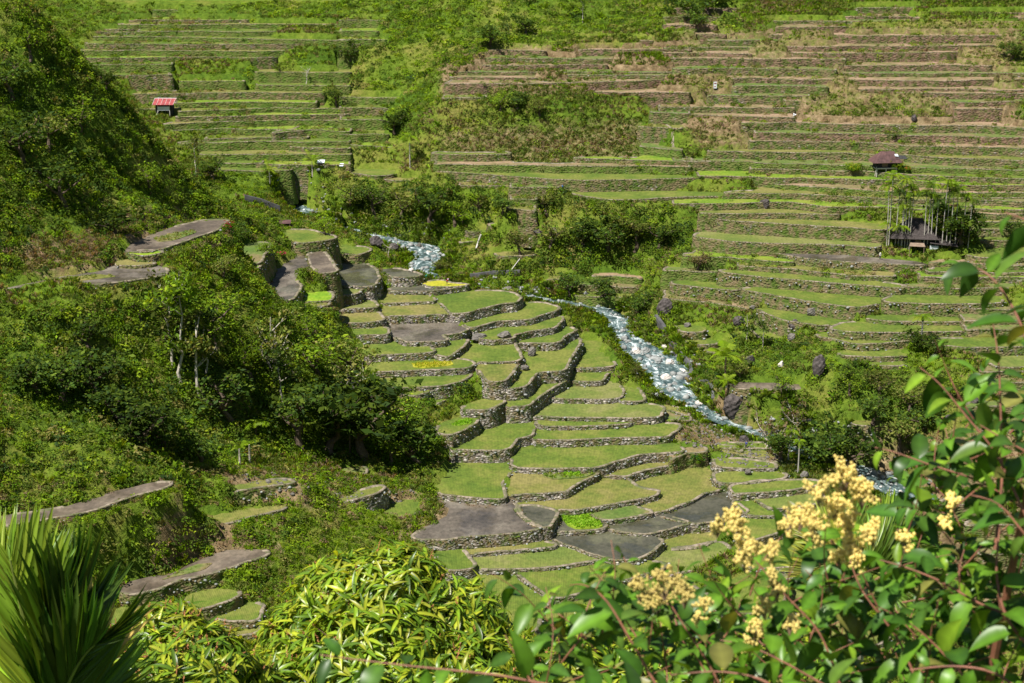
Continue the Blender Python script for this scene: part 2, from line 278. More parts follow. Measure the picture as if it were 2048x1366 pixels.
# code | material | outline | label
TERR = """E|w|0 265 40 250 100 245 160 265 205 300 215 340 190 380 150 390 110 385 60 380 0 380|olive flooded paddy with a high curved wall, left of the upper rapids
E|g2|0 385 105 385 120 400 90 430 0 440|small green plot under the olive flooded paddy
E|g2|0 500 60 480 190 475 205 510 100 515 0 520|small grassy plot two steps under the olive flooded paddy
E|y|0 560 0 545 30 533 215 540 250 585 150 598 0 600|weedy strip above a lighter green strip, left of the mirror-like paddy
E|g|0 635 120 620 255 630 270 670 150 668 0 665|green strip just left of the large grey mirror-like paddy
E|w|240 295 330 285 470 320 420 332 330 333|thin flooded plot right of the olive paddy
E|w|320 388 480 366 540 395 740 386 620 402 500 414 300 412|narrow muddy strip of water in front of the yellow seedbed
E|yb|495 365 600 355 640 372 750 380 640 390 520 385|bright yellow seedbed where the person in red works
E|y|240 465 280 420 460 420 540 460 545 475 450 478 270 485|yellow green plot in front of the narrow muddy strip
E|y|270 492 545 480 620 520 650 545 560 550 300 560 265 550|yellow green plot with a muddy corner, above the grey mirror-like paddy
E|m|300 620 420 598 650 597 700 620 735 640 680 665 575 670 615 705 400 712 330 680 305 650|grey mirror-like flooded paddy in the upper middle of the valley
E|g|560 450 700 430 850 415 1000 425 1045 455 1020 480 930 490 800 520 720 545 660 545 620 500|large deep green paddy with a yellow streak, nearest the upper river
E|g|735 605 820 575 930 540 1060 490 1180 485 1265 510 1250 530 1150 560 1110 580 900 590 770 630|long curved green paddy stepping up to the right below the deep green one
E|g|800 650 950 620 1120 605 1180 565 1260 555 1290 575 1250 625 1100 650 1010 670 1000 690 880 700 830 690|curved green paddy with a flat boulder on its front wall
E|g|1020 695 1200 670 1280 630 1340 630 1365 645 1300 680 1270 715 1100 718 1010 715|short green paddy ending at the river grass, right of the flat boulder
E|g|165 720 260 705 330 702 380 725 520 750 540 770 400 780 150 790 155 750|green paddy beside the grove, directly under the grey mirror-like paddy
E|g|500 740 610 725 700 700 735 700 710 740 620 800 550 775|small wedge of green paddy under the right end of the mirror-like paddy
E|g|690 800 760 740 800 722 1000 712 1030 770 1045 800 1030 825 820 830 740 825|broad green paddy in the very middle of the valley, rounded at its right end
E|g|155 870 160 825 400 815 600 810 755 825 770 840 740 865 500 875 170 885|green paddy holding the yellow seedbed strip
E|y|820 860 830 850 1020 840 1000 885 950 940 880 945 850 900|small yellowed paddy beside the slanting weedy bank
E|g|1070 795 1150 770 1200 745 1280 740 1310 700 1370 680 1395 710 1340 800 1300 880 1130 890 1080 970 1000 985 960 975 1010 920 1060 880 1110 865 1080 840|long bending green paddy with a round boulder at its back, near the river
E|g|1380 860 1370 820 1410 705 1480 705 1540 720 1510 765 1560 800 1600 850 1500 860|green paddy on the riverside edge level with the white rapids
E|g|1310 930 1360 875 1540 870 1575 880 1530 910 1525 940 1400 940|small green paddy right under the riverside one
E|g|260 975 240 925 420 915 620 905 740 895 745 910 690 945 600 965 400 980|green paddy on top of the tall grey buttress wall
E|g|360 1000 500 995 510 1005 420 1025 370 1020|sliver of paddy below the buttress paddy, left of its tall wall
E|g|520 1065 530 1045 610 1045 560 1070|tiny green ledge at the foot of the buttress wall
E|g|720 1105 800 1065 870 1050 960 1060 900 1090 840 1110|pointed green plot between the two tall grey walls
E|g|990 1085 1000 1030 1100 1000 1200 950 1290 930 1295 945 1200 1000 1120 1050 1085 1085|slanting strip of green paddy right of the weedy bank
E|g2|1200 1035 1300 985 1450 955 1600 950 1640 990 1635 1035 1550 1045 1350 1045|pale green paddy with rounded right end near the river
E|g|1650 975 1700 980 1740 990 1770 1055 1700 1060 1650 1050 1660 1010|small green paddy at the riverside right of the pale rounded one
E|g2|1110 1140 1180 1070 1400 1070 1700 1070 1880 1090 1865 1150 1700 1155 1300 1150|long pale green paddy with straight front wall
E|g|580 1240 600 1200 680 1165 790 1160 780 1185 700 1230 640 1255|small bright paddy at the grove edge behind a slanting wall
E|g|1170 1195 1180 1170 1500 1170 1690 1175 1680 1190 1500 1200 1250 1205|very thin green paddy under the long pale one
E|g|1145 1280 1150 1235 1400 1225 1650 1205 1730 1190 1880 1195 1980 1200 1940 1240 1900 1265 1600 1270 1300 1285|long green paddy reaching to the rubble at the river
P|g|905 897 926 881 974 857 1022 838 1076 836 1061 853 1060 870 1029 876 1012 898 940 899|wide fan-shaped green paddy right of the grove
H|g|985 70 1000 50 1400 25 1700 15 1860 20 1915 50 1900 65 1700 75 1550 110 1450 150 1200 155 980 150|large green paddy with a curved thick stone wall at its right front
H|g|590 220 620 150 720 110 830 105 940 100 960 140 930 180 935 200 890 240 915 330 800 325 620 305 570 300 560 260|deep green square paddy above the big grey mud field
H|y|1480 190 1700 150 1800 125 1920 100 1880 130 1700 165 1620 190 1610 200|thin grassy ledge under the thick curved wall
H|y|925 300 960 270 985 180 1150 178 1420 175 1440 185 1340 230 1260 285 1100 295 945 305|yellow paddy with a small bed of vegetables at its back
H|y|965 365 960 345 1100 335 1290 325 1370 275 1450 205 1600 210 1615 235 1640 260 1700 280 1780 290 1750 310 1650 330 1500 360 1370 380 1330 390 1200 385 1000 370|yellow paddy sweeping round in front of the vegetable bed paddy
P|y|1264 969 1285 963 1338 948 1367 937 1398 930 1420 945 1425 965 1435 978 1400 985 1380 1000 1330 1018 1300 1024 1285 1020 1330 985 1305 980|golden paddy above the right-hand flooded ponds
H|m|560 310 700 325 930 340 985 380 1000 420 1060 470 1130 495 1000 515 800 530 560 555 420 550 470 510 560 470 620 430 640 400 600 360|big grey mud field with drying patches
H|w|1005 380 1100 375 1200 400 1185 450 1150 490 1090 470 1040 430|small dark pond right of the big grey mud field
H|w|1200 505 1200 430 1215 405 1300 400 1400 410 1450 450 1480 490 1300 507|pond holding the vivid green seedbed
H|w|1190 510 1310 512 1480 492 1560 520 1800 560 1740 620 1650 670 1530 665 1450 640 1330 600 1200 545|largest dark pond with stone rim in the lower middle
H|w|1490 480 1700 440 1800 425 1960 465 1860 490 1710 525 1560 505|flooded strip right of the vivid green seedbed
P|w|1325 1032 1380 1000 1410 988 1452 987 1463 1000 1480 1015 1492 1022 1440 1038 1390 1045 1360 1040|olive brown pond furthest right, under the golden paddy
H|gr|1400 395 1500 380 1620 370 1750 405 1680 420 1550 440 1480 445 1440 420|weedy plot between the seedbed pond and the yellow paddy
H|y|665 600 700 585 1100 570 1220 590 1000 610 800 625 690 630|thin olive paddy under the wall of the big mud field
H|g2|720 640 900 635 1250 610 1330 610 1490 655 1330 690 1100 715 800 720 760 700|wide olive paddy two steps under the big mud field
H|g|570 600 640 590 700 650 745 715 620 730 560 690|green wedge left of the olive paddies
P|g|905 1160 957 1146 1029 1138 1043 1154 1075 1180 1103 1193 1092 1205 1075 1215 1068 1260 1000 1270 930 1220|green paddy partly behind the crown of the centre mango tree
H|g|1010 745 1330 705 1530 680 1650 680 1830 700 1750 735 1450 820 1230 880 1190 875 1080 800|large green paddy in front of the largest dark pond
P|y|1335 1096 1335 1078 1375 1063 1430 1065 1437 1075 1400 1092 1370 1097|yellowish plot right of the largest dark pond
P|g2|1280 1120 1348 1099 1384 1098 1437 1085 1455 1100 1440 1112 1400 1130 1365 1142 1300 1155|pale green paddy behind the leftmost yellow blossoms
P|g|1478 1035 1500 1028 1560 1026 1569 1058 1547 1065 1497 1080 1480 1072 1495 1040|green paddy seen between the yellow blossom clusters
P|g|1480 1100 1530 1082 1600 1070 1640 1100 1600 1130 1500 1135|green paddy just behind the tallest yellow blossoms
I|g|240 190 420 180 620 190 600 210 450 235 270 240 240 220|small green paddy with a reddish boulder on its back wall
I|g|240 120 240 105 420 115 560 135 560 155 400 155 260 150|small green paddy at the foot of the bare grey trees
I|g|340 290 330 260 500 235 800 230 800 250 650 275 500 290 350 295|thin green paddy with a few loose stones, right of the olive brown pond
I|g2|470 330 600 305 700 320 820 300 820 350 650 370 560 385 500 350|pale paddy with scattered rubble behind the blossoms
I|g|370 320 460 330 550 400 570 420 420 420 350 350|narrow green plot touching the right end of the olive brown pond
P|g|1420 1190 1465 1160 1530 1142 1570 1155 1560 1210 1500 1225 1430 1220|green paddy framed by the two left blossom clusters
P|g|1075 1222 1107 1203 1215 1178 1264 1164 1320 1145 1350 1155 1400 1185 1420 1240 1300 1290 1100 1270|lowest green paddy above the glossy foreground shrub
G|mb|0 470 0 440 300 400 420 375 640 300 850 250 960 240 900 270 700 320 550 380 380 420 200 445 60 475|long brown mud ledge crossing the lower left slope
G|mb|700 850 730 810 850 780 960 770 1120 690 1270 625 1480 625 1500 640 1340 690 1180 745 1000 780 880 830 760 860|dark brown mud pool under the scraped pinkish bank
G|g|1070 880 1130 850 1260 850 1340 865 1290 890 1150 940 1100 950|small green paddy just under the dark brown mud pool
G|g|1160 985 1250 960 1400 925 1460 930 1440 1010 1300 1010|green paddy left of the centre mango crown
G|y|1170 1005 1440 1022 1440 1080 1270 1100 1180 1060|olive paddy between the two mango crowns
G|g|600 1020 640 960 800 930 880 900 900 950 700 1040|green paddy behind the yellowing palm fronds
G|y|1290 272 1380 245 1600 225 1650 240 1500 252 1330 280|narrow wet ledge at the foot of the grove
G|y|1130 450 1200 425 1400 395 1560 372 1590 385 1400 425 1250 470|pale weedy ledge on the lower left slope
H|g|200 410 330 345 430 345 450 380 400 420 330 437|small rounded paddy above the pinkish earth bank, left of the big mud field
H|y|0 335 150 280 250 260 200 292 60 333|thin curved paddy above the small rounded one
D|m|0 410 120 385 300 345 600 300 710 262 880 262 960 290 960 320 850 340 600 370 400 385 100 405|long grey and yellow mud ledge at the foot of the upper left slope
D|y|700 240 800 235 900 258 800 265 710 265|small yellow plot at the back of the long grey ledge
D|mb|750 180 780 140 900 90 1040 40 1200 5 1330 2 1250 60 1100 110 950 165 850 185|brown mud field tilting up to the right beside the left ridge
D|b|770 187 900 182 950 190 830 210|bright green plot under the brown tilted mud field
D|gr|1320 230 1380 160 1500 130 1570 140 1530 200 1500 255 1400 262|dark grassy terrace above a bright seedbed strip
D|b|1360 275 1500 260 1500 277 1380 292|bright seedbed strip left of the white-edged grey paddy
D|g|1670 60 1800 60 1960 100 1900 120 1760 135 1700 110|green paddy next to the small red roof
D|m|1640 280 1740 220 1750 180 1790 230 1830 260 1760 300 1720 360 1750 390 1690 470 1600 440 1600 380 1640 330|pale grey dry paddy with a winding white rim
D|mb|1820 200 1880 185 1920 230 1960 300 1880 310 1840 270|brown dry paddy between the white-rimmed one and the olive flooded one
D|b|1780 430 1930 420 1930 470 1790 475|vivid lime square plot
D|y|1770 510 1780 485 1920 480 1890 505|yellow plot just under the vivid lime square
E|g|0 145 160 165 170 180 90 205 0 190|green paddy by the dark boulders left of the upper rapids
P|y|1425 436 1480 430 1655 441 1770 450 1772 460 1700 455 1560 447 1450 440|long yellow paddy pointing at the thatched house
F|g2|130 95 170 70 400 80 900 110 1150 115 1190 130 1190 160 1000 145 850 140 600 135 350 125 180 105|long pale green paddy level with the thatched house
F|m|580 190 700 190 900 200 1180 225 1400 245 1480 262 1300 257 1000 242 800 227|long grey mud strip where the person in white stands
F|g|280 295 400 300 800 330 1100 350 1340 385 1330 397 1000 372 500 330 290 305|long thin green paddy three steps under the thatched house
F|g|400 405 520 395 800 415 1000 445 1220 455 1200 480 1100 505 1020 505 830 480 600 440|large green paddy with a rounded tip on the right slope
F|g|1230 475 1300 440 1440 430 1600 435 1780 440 1900 450 1900 485 1500 490|green paddy right of the rounded-tip one
F|g|500 520 700 545 850 555 1000 585 990 600 860 615 760 600 650 585 560 550|green paddy with a pointed boulder at its back
F|g|1130 575 1300 555 1700 560 1700 590 1500 592 1250 590|thin green paddy below the straight pale stone wall
F|g|920 635 1000 605 1100 600 1300 620 1600 620 1750 630 1700 650 1300 655 1000 650|long green paddy with a small stone stair at its back
F|g|840 680 900 665 1100 690 1350 695 1380 700 1250 715 1080 725 950 695|curved green paddy left of the palm with dark creeper
F|g|975 790 1000 770 1080 755 1300 755 1350 790 1200 800|green paddy with a bright rounded wall, third above the dark boulder thicket
F|g|1100 830 1200 825 1330 830 1330 850 1200 850|short green paddy under the bright rounded wall
F|g|470 640 500 620 600 655 670 690 600 700 520 690|shady green paddy wedged between slender trees on the right slope
F|g|0 360 150 360 350 390 420 400 330 410 100 385 0 372|thin green paddy at the left end of the right slope
F|g|1720 205 1900 170 2048 160 2300 160 2300 215 1800 218|green paddy at the right edge, right of the areca palms
F|g|1530 700 1900 690 2048 690 2300 690 2300 730 1700 745 1540 725|green paddy at the right edge, behind the near twig
F|g2|1800 800 2048 790 2300 790 2300 850 1900 860|pale paddy at the right edge under the near twig
F|y|1050 1180 1200 1175 1290 1195 1200 1207 1060 1197|little yellow plot under the bamboo-like clump
F|g|30 620 170 625 160 655 50 650|small plot right of the dark river wall, highest of three
F|g|60 700 230 700 240 725 120 725|small plot right of the dark river wall, middle of three
F|g|170 755 330 750 340 780 240 780|small plot right of the dark river wall, lowest of three
F|mb|340 960 500 950 740 965 740 985 550 990 380 985|reddish mud pool right of the yellow coconut palm
P|g|1148 387 1156 383 1227 383 1380 384 1470 387 1440 392 1380 393 1330 395 1270 399 1220 399 1180 394|bright green crescent paddy under the tall wall by the person in blue
B|g|540 998 700 1003 1000 1010 1500 1020 2000 1030 2100 1040 1700 1050 1400 1055 1200 1045 900 1022|very long narrow green paddy above the tall pale wall
B|g|60 990 340 995 300 1022 200 1030 100 1012|small green paddy at the head of the wooded bluff
B|y|250 1045 480 1040 490 1055 330 1057|small yellow paddy over the wooded bluff
B|b|880 1312 1000 1305 1200 1320 1280 1330 900 1328|thin lime seedbed on a walled spur above the rapids
C|y|140 1245 300 1225 640 1228 940 1242 960 1255 600 1245 300 1250|thin yellow paddy over the long yellow one
P|g|1600 1020 1660 1015 1720 1030 1700 1060 1620 1065|green paddy right behind the uppermost blossom cluster
P|g|1640 1078 1720 1074 1760 1100 1700 1122 1630 1115|small green paddy hidden behind the palm with mottled trunk
P|g2|1590 1165 1700 1150 1760 1180 1700 1220 1590 1225|pale paddy glimpsed through the glossy shrub, nearest the river
P|g|1320 1300 1440 1255 1560 1240 1600 1280 1500 1330 1350 1340|green paddy glimpsed low between the twigs of the glossy shrub
P|y|1620 1240 1720 1235 1780 1270 1700 1310 1620 1290|olive paddy glimpsed low behind the glossy shrub
P|g|930 1290 1080 1290 1300 1310 1330 1360 1100 1380 940 1350|green paddy just behind the tops of the mango trees
P|y|992 505 1060 502 1070 510 1000 512|low grassy ledge above the rapids, by the leaning dead branch"""
RIMS = """C|600 160 1850 152 2200 150|C|560 205 1100 210 2048 210 2200 210|C|600 275 1000 272 1500 272 1880 266|C|700 312 1000 312 1900 306
C|0 343 500 348 1000 352|C|1000 385 1850 385|C|0 405 300 400 950 413|C|1000 430 1500 435 2200 430|C|0 465 400 460 1000 472 1600 475 2200 463
C|1080 520 1600 525 2200 530|C|1010 570 1480 580|C|-80 630 400 635 700 630|C|0 670 300 680 700 690|C|400 722 700 716 1000 727 1500 735 2200 752
C|480 780 900 780 1300 790 2200 812|C|450 830 800 830 1200 836 1350 850 2200 875|C|200 890 600 895 1000 896 1350 912 2200 950
C|0 940 450 950 800 965 1100 970 1400 982 2200 1005|C|450 990 800 995 1150 1008 1400 1022 1700 1042 2200 1058|C|150 1035 500 1040 900 1050 1300 1052 1700 1085 2200 1092
C|600 1085 1000 1107 1250 1122 1700 1130 2200 1128|C|300 1138 700 1130 1000 1150 1300 1172 2200 1155|C|0 1195 300 1190 700 1187 900 1210 1700 1230 2200 1228|C|1780 1297 2200 1300
C|1000 100 1400 100|C|1060 48 1450 45|C|1500 80 2200 80|C|900 130 1400 128|C|1400 105 2200 108
B|1370 240 1830 240|B|870 292 1200 300|B|860 345 1400 345 2048 347|B|840 386 1560 382|B|700 425 1200 425 1940 428|B|620 490 1200 490 1950 465|B|600 580 850 575
B|1820 660 2048 668|B|1750 740 2000 760|B|1760 862 2000 882|B|1370 930 2048 945 2300 940|B|540 905 1000 900|B|560 965 1000 970 1200 970 2048 980
B|0 182 220 186|B|0 232 300 236|B|0 570 400 580|B|0 632 300 636|B|0 785 280 790|B|0 842 350 870|B|1000 1165 1150 1165|B|980 1218 1140 1230|B|-100 1260 0 1260
A|760 118 1450 118|A|800 187 1400 187 2048 182|A|550 217 900 215 1500 230 2048 240|A|450 300 900 297 1500 302 2100 292|A|490 341 1400 337 1620 332|A|1060 477 1430 481
A|780 551 1000 551 1500 546 1900 546|A|1020 607 1300 601 1850 601|A|1050 655 1500 637 1850 635 2048 641|A|1030 690 1400 677 1850 670 2048 666|A|960 732 1300 712 1700 701 2048 706
A|1000 764 1300 756 2048 771|A|1200 817 1800 806|A|1050 838 1400 832 2048 829|A|1170 907 1600 906 2048 906|A|1280 957 1540 951|A|900 62 1450 60|A|500 260 1200 262 2100 262|A|700 145 1000 148 2048 142
A|1280 1000 1700 1000|C|1780 1250 2200 1255|C|1750 1170 2200 1180|C|1300 1200 1750 1210|F|1720 120 2300 118|F|1750 60 2300 50|F|-60 300 250 310|F|1500 255 2300 262|F|1480 300 2300 310|C|550 125 1000 128|C|200 240 600 236|C|650 590 1000 592|B|1000 1100 1280 1098|B|700 1090 1000 1092|A|1500 960 2048 970|A|1600 780 2048 740|A|1700 860 2048 868|A|820 640 1040 640|A|620 175 780 175|C|0 50 500 55|C|1300 545 2200 550|C|1500 598 2200 600|C|1650 640 2200 640|C|-60 100 350 104|C|-60 150 250 152|C|-60 200 300 204|C|-60 280 500 282|C|-60 312 450 314|C|350 505 900 508|C|200 560 800 565|B|1400 290 2048 292|B|1250 440 2048 445|B|1500 540 2048 545|B|650 455 1150 458|A|560 190 800 190|A|1500 420 2048 425|A|1500 500 2048 505|A|500 378 1000 380|B|0 120 300 122|B|0 300 240 302|B|0 700 260 702|A|560 440 1000 442|F|60 212 300 222 540 240 700 247|F|380 272 700 290 1000 320 1300 336|F|1340 395 1800 400 2300 400|F|1440 330 2048 340 2300 345|F|1640 520 2048 530 2300 530|F|1000 520 1130 520
E|1200 350 1340 340|E|1480 330 1600 325 1760 340|E|1390 380 1770 400|E|1380 440 1700 450|E|700 135 820 125|E|740 80 850 78|F|-60 460 300 500 440 520|F|1700 590 2300 600|F|1720 650 2300 640|F|1800 900 2300 890|F|1850 960 2300 960|F|1700 1100 2300 1090|F|1800 1230 2300 1225
I|-20 110 60 70 180 60|I|230 50 330 55 380 75|E|1900 1100 2040 1150|E|1890 1170 2048 1170|P|1430 905 1560 922|P|1440 895 1540 900|P|1880 1010 2200 1000|P|1930 1050 2300 1045|P|1960 1110 2300 1100|P|2000 1180 2300 1170
H|0 180 150 190"""
# ------------------------------------------------------------------ heights of the terraces from the wall heights seen between them
SL = []
for ln in TERR.split("\n"):
    c, k, s, lab = ln.split("|"); SL.append(dict(px=pp(c, s), mat=k, label=lab, rim=False, c=c))
toks = RIMS.replace("\n", "|").split("|")
for q in range(0, len(toks), 2):       # the long terrace rims of the far hillsides
    pl = np.array(pp(toks[q], toks[q + 1])); SL.append(dict(px=pl, rim=True))
for s in SL:
    P = hit(*np.array(s['px']).T); s['z0'] = float(np.mean(P[:, 2]) if s['rim'] else np.median(P[:, 2]))
nS = len(SL); idm = np.full((1400 // 2, 2400 // 3), -1)
yy, xx = np.mgrid[0:1400:2, 0:2400:3]
for i, s in enumerate(SL):
    pl = s['px']
    if s['rim']:
        pl = np.array(pl); pl = np.vstack([pl, pl[::-1] - (0, 5)]); xs = np.unique(((pl[:, 0]) // 3 * 3).astype(int))
        for c_ in range(max(0, int(pl[:, 0].min() // 3)), min(800, int(pl[:, 0].max() // 3))):
            y_ = np.interp(c_ * 3, s['px'][:, 0], s['px'][:, 1]); r_ = int(y_ // 2)
            if 3 <= r_ < 700: idm[r_ - 2:r_ + 1, c_] = i
    else: idm[inpoly(xx, yy, pl)] = i
acc = {}
for cidx in range(idm.shape[1]):
    col_ = idm[:, cidx]; prev, pend = -1, 0
    for r_ in range(len(col_)):
        v = col_[r_]
        if v >= 0:
            if prev >= 0 and v != prev and (r_ - pend) * 2 < (135 if SL[prev]['rim'] or SL[v]['rim'] else 50): acc.setdefault((prev, v), []).append((r_ - pend) * 2)
            prev, pend = v, r_
FIXZ = {"long brown mud ledge": 11.5, "dark brown mud pool": -.2, "just under the dark brown mud pool": -2.4, "left of the centre mango": -4.0, "between the two mango": -5.0, "behind the yellowing palm": -2.0, "narrow wet ledge": 5.5, "pale weedy ledge": 3.0}
rows, rhs = [], []
for i in range(nS):
    for fk, fz in FIXZ.items():
        if fk in SL[i].get('label', ''): SL[i]['z0'] = fz; SL[i]['fix'] = True
    r_ = np.zeros(nS); cxx, cyy = np.mean(SL[i]['px'], 0); w = .04 if SL[i]['rim'] and cyy < 600 and cxx > 1250 else .12 if SL[i]['rim'] and cyy < 420 and cxx > 800 else .3 if cyy < 420 else (.8 if SL[i]['rim'] else .3 if SL[i].get('c') in ('G', 'D') else .2); w = 6 if SL[i].get('fix') else w; r_[i] = w; rows.append(r_); rhs.append(w * SL[i]['z0'])
for (a, b), g in acc.items():
    if len(g) < 3 or SL[a].get('fix') or SL[b].get('fix'): continue
    _, _, dep = proj(unproj(*np.mean(SL[a]['px'], 0), SL[a]['z0']))
    rr = SL[a]['rim'] or SL[b]['rim']; gm = float(np.median(g)); far = SL[a]['px'][0][1] < 640 and SL[b]['px'][0][1] < 640
    if (SL[a]['rim'] != SL[b]['rim']) and gm > 30 and np.mean(SL[a]['px'], 0)[0] < 1200: continue
    gd = SL[a].get('c') in ('G', 'D') and SL[b].get('c') in ('G', 'D')
    if not far and gm > 26 and not gd and (rr or SL[a].get('c') in ('G', 'D') or SL[b].get('c') in ('G', 'D')): continue
    th_ = R(17) - math.atan((683 - np.mean(SL[a]['px'], 0)[1]) / FP)
    if rr or gd: dz = gm * dep / FP / math.cos(R(17)) / (1 + math.tan(th_) / .52) - .1
    else: dz = (gm - 4) * dep / FP / math.cos(R(17))
    dz = max(.18, dz)
    w = min(1.5, math.sqrt(len(g)) / 5) * (.6 if gm > 45 else 1); r_ = np.zeros(nS); r_[a] = w; r_[b] = -w; rows.append(r_); rhs.append(w * dz)
zs = np.linalg.lstsq(np.array(rows), np.array(rhs), rcond=None)[0]
for i, s in enumerate(SL): s['z'] = float(zs[i])
def resample(P, step, closed=True):
    P = np.asarray(P, float)
    if closed: P = np.vstack([P, P[:1]])
    L = np.r_[0, np.cumsum(np.linalg.norm(np.diff(P, axis=0), axis=1))]; m = max(4, int(L[-1] / step)); t = np.linspace(0, L[-1], m + 1)
    if closed: t = t[:-1]
    return np.stack([np.interp(t, L, P[:, 0]), np.interp(t, L, P[:, 1])], -1)
def chaikin(P):
    Q = np.roll(P, -1, 0); return np.stack([P * .87 + Q * .13, P * .13 + Q * .87], 1).reshape(-1, 2)
def normals(P):
    t = np.roll(P, -1, 0) - np.roll(P, 1, 0); nn = np.stack([t[:, 1], -t[:, 0]], -1); return nn / np.maximum(np.linalg.norm(nn, axis=1, keepdims=True), 1e-6)
def area(P): Q = np.roll(P, -1, 0); return .5 * (P[:, 0] * Q[:, 1] - Q[:, 0] * P[:, 1]).sum()
done = []
for i in sorted(range(nS), key=lambda i: (SL[i]['rim'], -SL[i]['z'])):
    s = SL[i]; px = np.array(s['px'])
    if s['rim']:
        pr = np.stack([np.interp(np.linspace(0, 1, 80), np.linspace(0, 1, len(px)), px[:, j]) for j in (0, 1)], -1)
        P = unproj(pr[:, 0], pr[:, 1], s['z'])[:, :2]; wv = fbm(P[:, 0], P[:, 0] * 0 + i * 7.3, 11.0, 11 + i) * 2.2; P[:, 1] += wv
        tap = np.clip(np.minimum(np.arange(80), 79 - np.arange(80)) / 7, .12, 1) ** .5
        ext = np.full(80, 3.0); hitn = np.zeros(80, bool)
        cand = [o for o in done if SL[o]['z'] > s['z'] + .1 and (SL[o]['P'].max(0) > P.min(0)).all() and (SL[o]['P'].min(0) < P.max(0) + (0, 10)).all()]
        for st in np.arange(.5, 9.1, .5):
            ins = np.zeros(80, bool)
            for o in cand:
                ins |= inpoly(P[:, 0], P[:, 1] + st, SL[o]['P'][::2])
            ins &= ~hitn; ext[ins] = st + .7; hitn |= ins
        ext = np.convolve(np.pad(ext, 2, 'edge'), np.ones(5) / 5, 'valid')
        B = P.copy(); B[:, 1] += .5 + ext * np.where(hitn, 1, tap); B[:, 0] *= 1.005; P = np.vstack([P, B[::-1]])
    else:
        P = unproj(px[:, 0], px[:, 1], s['z'])[:, :2]; P = chaikin(P)
    P = resample(P, .8)
    if area(P) < 0: P = P[::-1]
    if not s['rim']: P = resample(P + normals(P) * .7, .8)
    P = P + normals(P) * (fbm(P[:, 0], P[:, 1], 2.2, 5 + i)[:, None] * .35)
    s['P'] = P; s['n'] = normals(P); done.append(i)
# coverage raster
cover = np.full((NY, NX), -1); Zc = np.full((NY, NX), np.nan); order = np.argsort([s['z'] for s in SL])
for i in order:
    P = SL[i]['P']; a = ((P.min(0) - (X0, Y0)) / G).astype(int) - 1; b = ((P.max(0) - (X0, Y0)) / G).astype(int) + 2
    a = np.clip(a, 0, (NX - 1, NY - 1)); b = np.clip(b, 1, (NX, NY))
    sub = inpoly(GX[a[1]:b[1], a[0]:b[0]], GY[a[1]:b[1], a[0]:b[0]], P)
    cover[a[1]:b[1], a[0]:b[0]][sub] = i; Zc[a[1]:b[1], a[0]:b[0]][sub] = SL[i]['z']
Zf = np.where(np.isnan(Zc), 1e9, Zc); mn = Zf.copy()
for dy in (-2, -1, 0, 1, 2):
    for dx in (-2, -1, 0, 1, 2):
        if dx * dx + dy * dy <= 5: mn = np.minimum(mn, np.roll(np.roll(Zf, dy, 0), dx, 1))
fixed = mn < 1e8
unc = fixed & np.isnan(Zc); mx = np.where(np.isnan(Zc), -1e9, Zc); mxx = mx.copy()
for dy in (-2, -1, 0, 1, 2):
    for dx in (-2, -1, 0, 1, 2):
        if dx * dx + dy * dy <= 5: mxx = np.maximum(mxx, np.roll(np.roll(mx, dy, 0), dx, 1))
gap = unc & (mxx - mn > .3)
Dv = np.where(~np.isnan(Zc), mn - .35, np.where(gap, mn - .12, np.clip(T0, mn - .6, mn + 1.5)))
# ------------------------------------------------------------------ river bed
RIV = [(540, 392, 19.4, 5), (575, 408, 18.4, 6), (605, 421, 17.6, 7), (650, 440, 16.8, 3), (720, 466, 15.4, 3), (790, 482, 14.2, 5), (850, 496, 13.4, 8), (862, 512, 12.9, 6), (845, 528, 12.2, 7), (835, 541, 11.7, 6), (890, 562, 10.8, 3), (960, 575, 9.7, 3), (1040, 588, 8.6, 3), (1095, 601, 7.8, 4),
       (1160, 606, 6.9, 3), (1205, 617, 6.2, 4), (1240, 635, 5.2, 4), (1238, 662, 4.2, 4), (1268, 690, 2.9, 7.5), (1308, 718, 1.8, 10), (1338, 745, .9, 9), (1348, 772, .1, 7), (1375, 800, -.9, 4), (1420, 828, -2.1, 3.5), (1520, 868, -4.2, 3.5), (1640, 910, -6.4, 5), (1770, 958, -9, 8), (1850, 1005, -10.8, 8), (1930, 1085, -13, 8), (2020, 1180, -15.5, 8), (2150, 1300, -19, 8)]
rc = np.array([[*unproj(a, b, z)[:2], z, w] for a, b, z, w in RIV])
t_ = np.linspace(0, len(rc) - 1, 320); rcs = np.stack([np.interp(t_, np.arange(len(rc)), rc[:, j]) for j in range(4)], -1)
for _ in range(6): rcs[1:-1] = (rcs[:-2] + rcs[2:] + 2 * rcs[1:-1]) / 4
msk = (GY > 225)
dmin = np.full((NY, NX), 1e9); rz = np.zeros((NY, NX)); rw = np.zeros((NY, NX))
for p in rcs:
    d = np.hypot(GX - p[0], GY - p[1]); u = d < dmin; dmin[u] = d[u]; rz[u] = p[2]; rw[u] = p[3]
inr = (dmin < rw * .5 + .8) & msk; bank = (dmin < rw * .5 + 3.0) & msk & ~inr
fixed = fixed & ~inr; Dv = np.where(inr, rz - 1.0, Dv); fixed = fixed | inr
